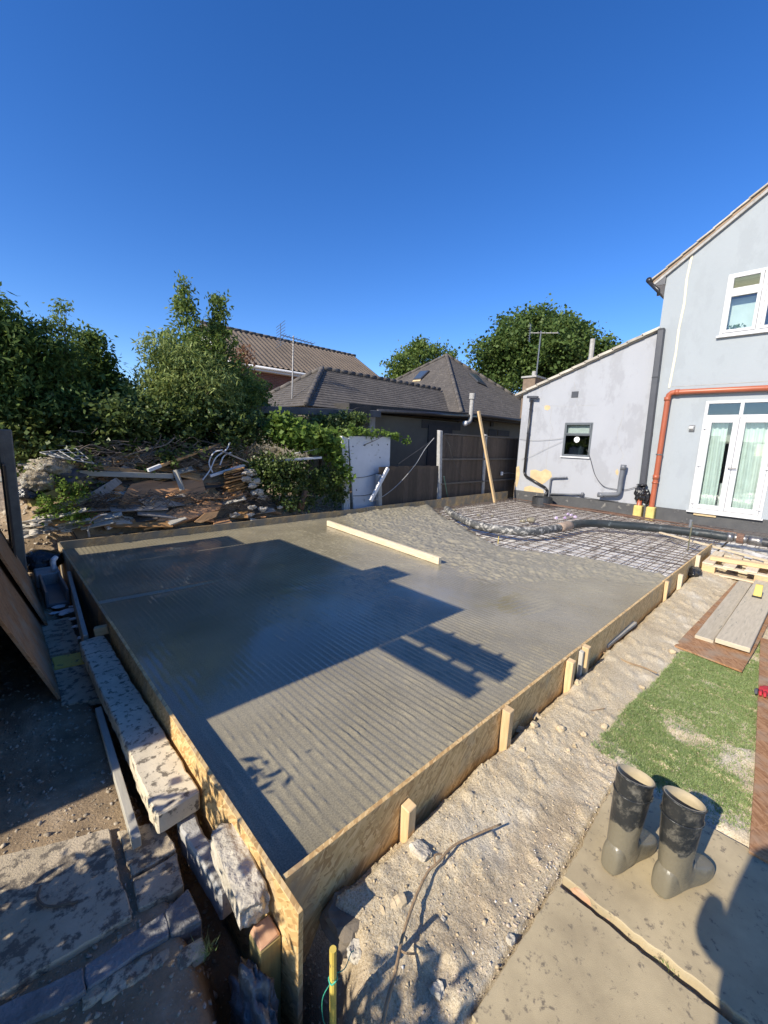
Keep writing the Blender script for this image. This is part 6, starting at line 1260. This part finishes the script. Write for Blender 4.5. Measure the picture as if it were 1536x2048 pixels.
# branches
for i in range(46):
    u = random.uniform(150, 450); v = random.uniform(885, 935); y = random.uniform(6.7, 7.1); c = PY(u, v, y); a_ = random.uniform(-.7, .9); L = random.uniform(.25, .8)
    d = Vector((math.cos(a_)*L, random.uniform(-.2, .2), math.sin(a_)*L*.55)); k = c-d*.5; m_ = c+Vector((random.gauss(0, .04), random.gauss(0, .04), random.gauss(0, .04))); e = c+d*.5
    r = random.uniform(.006, .02); MB().tube(catmull([k, m_, e], 4), [r*(1-.06*j) for j in range(9)], 5).build('branch', M['twig'], None, 'bare dead branch tangled on top of the heap', 'branch', 'dead branches on the heap')
for i, px in enumerate([[(285, 918), (300, 905), (318, 882), (322, 868)], [(250, 912), (290, 900), (330, 890), (350, 875)], [(150, 905), (180, 890), (200, 895), (230, 905)], [(425, 945), (418, 925), (428, 905), (445, 900)], [(440, 930), (448, 912), (462, 905)], [(405, 960), (420, 940), (432, 915), (452, 900), (460, 885)]]):
    MB().tube(catmull([PY(u, v, 6.62) for u, v in px], 4), .011, 5).build('branch', M['white_paint'] if i > 2 else M['twig'], None, ['forked twig standing up from the middle of the heap', 'long twig rising to the right behind the heap', 'twig arching over the wire grid', 'pale bare root on the right of the heap', 'short pale root beside the dark log', 'long pale root curving up past the dark log'][i], 'branch')
def twigs(n, zone, lab, name):
    mb = MB()
    for i in range(n):
        u, v, y = zone(); c = PY(u, v, y); a_ = random.uniform(-1.2, 1.2); L = random.uniform(.05, .22); d = Vector((math.cos(a_)*L, random.uniform(-.06, .06), math.sin(a_)*L*.7)); mb.tube([c-d*.5, c+d*.5], random.uniform(.002, .006), 3)
    mb.build(name, M['twig'], None, lab, 'twigs', kind='stuff')
twigs(1100, lambda: (random.uniform(150, 540), random.gauss(925, 22), random.uniform(6.6, 7.1)), 'mass of fine twigs over the top of the heap', 'twig_litter')
twigs(900, lambda: (random.uniform(170, 540), random.uniform(985, 1045), random.uniform(6.35, 6.5)), 'fine twigs and splinters at the foot of the heap', 'twig_litter')

# loose boards and laths filling the heap; the small ones are joined
MATS = [('ply_brown', 'brown'), ('dark_wood', 'blackened'), ('grey_wood', 'weathered grey'), ('ply_grey', 'dull grey'), ('ply_orange', 'orange-brown'), ('rot_wood', 'rust-coloured'), ('debris_pale', 'pale')]
def spot(u, v):
    side = 'below the carpet roll' if u < 190 else 'around the large brown plywood sheet' if u < 330 else 'left of the rotten wood stack' if u < 430 else 'round the rotten wood stack'
    return side + (', high up' if v < 950 else ', low near the formwork' if v > 1005 else ', half way up')
small = MB()
for i in range(210):
    u = random.uniform(60, 545); v = random.uniform(905, 1050); y = 6.95-(v-905)/145*.62+random.uniform(-.06, .04); c = PY(u, v, y)
    a_ = random.uniform(-.5, .6); big = i < 112; L = random.uniform(.25, .75) if big else random.uniform(.08, .22); d = Vector((math.cos(a_)*L, random.uniform(-.15, .1), math.sin(a_)*L*.6))
    mk, word = random.choice(MATS); up = (random.uniform(-.9, .2), -.5, 1); w_ = random.uniform(.05, .2) if big else random.uniform(.015, .06)
    if big: MB().beam(c-d*.5, c+d*.5, w_, random.uniform(.012, .028), up, taper=random.uniform(.6, 1)).build('broken_board', M[mk], None, word+' broken board '+spot(u, v), 'board', 'broken boards filling the heap', bev=.002)
    else: small.beam(c-d*.5, c+d*.5, w_, random.uniform(.008, .018), up, taper=random.uniform(.3, 1))
small.build('wood_splinters', M['ply_brown'], None, 'short wood splinters and laths strewn through the heap', 'splinters', kind='stuff')
# ================================================================== left boundary: post, shed, bush that shade the slab
a = PY(23, 859, 5.62); MB().hexa([(a.x-.115, 5.57, -.3), (a.x, 5.57, -.3), (a.x, 5.67, -.3), (a.x-.115, 5.67, -.3), (a.x-.115, 5.57, a.z), (a.x, 5.57, a.z), (a.x, 5.67, a.z), (a.x-.115, 5.67, a.z)]).build('boundary_post', M['post_shaded'], None, 'shade-darkened concrete boundary post at the left edge', 'post', bev=.01)
t = thing('boundary_fence', 'dark board fence beside the concrete post at the left edge', 'fence', (.03, 5.3, -.2))
for i in range(10):
    MB().box(a.x-.10, a.x-.085, 5.08+i*.05, 5.125+i*.05, -.2, 1.05).build('slat', M['fence_wood'], t)
shed = thing('garden_shed', 'timber garden shed left of the slab whose shadow falls on the concrete', 'shed', (-1.3, 3.8, -.25))
Y0, Y1 = 2.09, 5.33          # ends of the main roof
for i in range(17):
    z = -.22+i*.12; MB().hexa([(-.145, Y0+.01, z), (-.12, Y0+.01, z), (-.12, Y1-.05, z), (-.145, Y1-.05, z), (-.145, Y0+.01, z+.122), (-.132, Y0+.01, z+.122), (-.132, Y1-.05, z+.122), (-.145, Y1-.05, z+.122)]).build('cladding_board', M['dark_wood'], shed)
MB().box(-2.4, -.15, Y0+.01, Y0+.013, -.25, 1.8).build('side_wall', M['dark_wood'], shed); MB().box(-2.4, -.15, Y1-.09, Y1-.05, -.25, 1.8).build('side_wall', M['dark_wood'], shed); MB().box(-2.44, -2.4, Y0+.01, Y1-.05, -.25, 1.8).build('back_wall', M['dark_wood'], shed)
MB().box(-2.5, -.045, Y0, Y1, 1.83, 1.905).build('roof', M['nb_dark'], shed)
MB().box(-.30, -.05, 3.07, 3.50, 1.906, 2.13).build('roof_box', M['nb_dark'], shed, label='raised box on the shed roof')
MB().box(-1.5, -.085, Y1+.005, 5.9, 1.54, 1.60).build('lean_to_roof', M['nb_dark'], shed); MB().box(-.15, -.12, Y1, 5.86, -.25, 1.54).build('lean_to_wall', M['dark_wood'], shed)
for x0_, x1_, ye in ((-1.05, -.95, 1.30), (-.945, -.86, 1.36), (-.76, -.655, 1.27), (-.645, -.53, 1.31)):
    MB().box(x0_, x1_, ye, Y0-.005, 1.86, 1.90).build('pergola_beam', M['dark_wood'], shed)
for ye in (1.62, 1.86, 1.44): MB().box(-1.05, -.53, ye, ye+.035, 1.905, 1.93).build('pergola_batten', M['dark_wood'], shed)
plant('garden_bush', 'leafy bush left of the camera that dapples the paving', 'bush', (-1.0, 1.1, -.25), [(np.array([-.95, 1.05, .40]), np.array([.32, .62, .40])), (np.array([-.85, .62, .45]), np.array([.3, .28, .34])), (np.array([-.9, 1.5, .32]), np.array([.25, .2, .32])), (np.array([-.75, 1.50, .78]), np.array([.12, .12, .12]))], 260, 17, .06, .07, 'mid', .5, .3, limbs=20, tr=.03, stem_name='stems', crown='leaves')
# ================================================================== the person taking the picture, behind the camera
def person(loc, ang):
    t = thing('person', 'person in dark clothes standing behind the camera, hands before the chest', 'person', loc)
    J = [(0, 0, .93), (0, 0, 1.12), (0, 0, 1.32), (0, .0, 1.46), (0, .01, 1.54), (0, .02, 1.64), (0, .02, 1.72),
         (.10, 0, .88), (.11, .01, .50), (.11, -.02, .09), (.11, .14, .03), (-.10, 0, .88), (-.11, .01, .50), (-.11, -.02, .09), (-.11, .14, .03),
         (.19, 0, 1.42), (.24, .0, 1.15), (.17, .16, 1.06), (.10, .22, 1.12), (-.19, 0, 1.42), (-.24, .0, 1.15), (-.17, .16, 1.06), (-.10, .22, 1.12)]
    E_ = [(0, 1), (1, 2), (2, 3), (3, 4), (4, 5), (5, 6), (0, 7), (7, 8), (8, 9), (9, 10), (0, 11), (11, 12), (12, 13), (13, 14), (2, 15), (15, 16), (16, 17), (17, 18), (2, 19), (19, 20), (20, 21), (21, 22)]
    Rr = [.19, .19, .2, .08, .06, .095, .07, .095, .065, .045, .035, .095, .065, .045, .035, .07, .05, .036, .03, .07, .05, .036, .03]
    me = bpy.data.meshes.new('body'); me.from_pydata(J, E_, []); me.materials.append(M['clothes'])
    o = bpy.data.objects.new('body', me); COL.objects.link(o); o.parent = t
    sk_ = o.modifiers.new('skin', 'SKIN'); 
    if not me.skin_vertices: me.attributes  # layer is made with the modifier
    return t, o, Rr
pt, po, Rr = person((.0, -.14, -.2), math.radians(46-90))
pt.rotation_euler = (0, 0, math.radians(46-90))
bm = bmesh.new(); bm.from_mesh(po.data); sv = bm.verts.layers.skin.verify(); bm.verts.ensure_lookup_table()
for i, v in enumerate(bm.verts): v[sv].radius = (Rr[i], Rr[i]*(.72 if i < 3 else 1)); v[sv].use_root = (i == 0)
bm.to_mesh(po.data); bm.free(); s = po.modifiers.new('sub', 'SUBSURF'); s.levels = 1; s.render_levels = 2
bpy.context.view_layer.update()
print('objects', len(bpy.data.objects), 'tris', sum(len(o.data.polygons) for o in bpy.data.objects if o.type == 'MESH'))
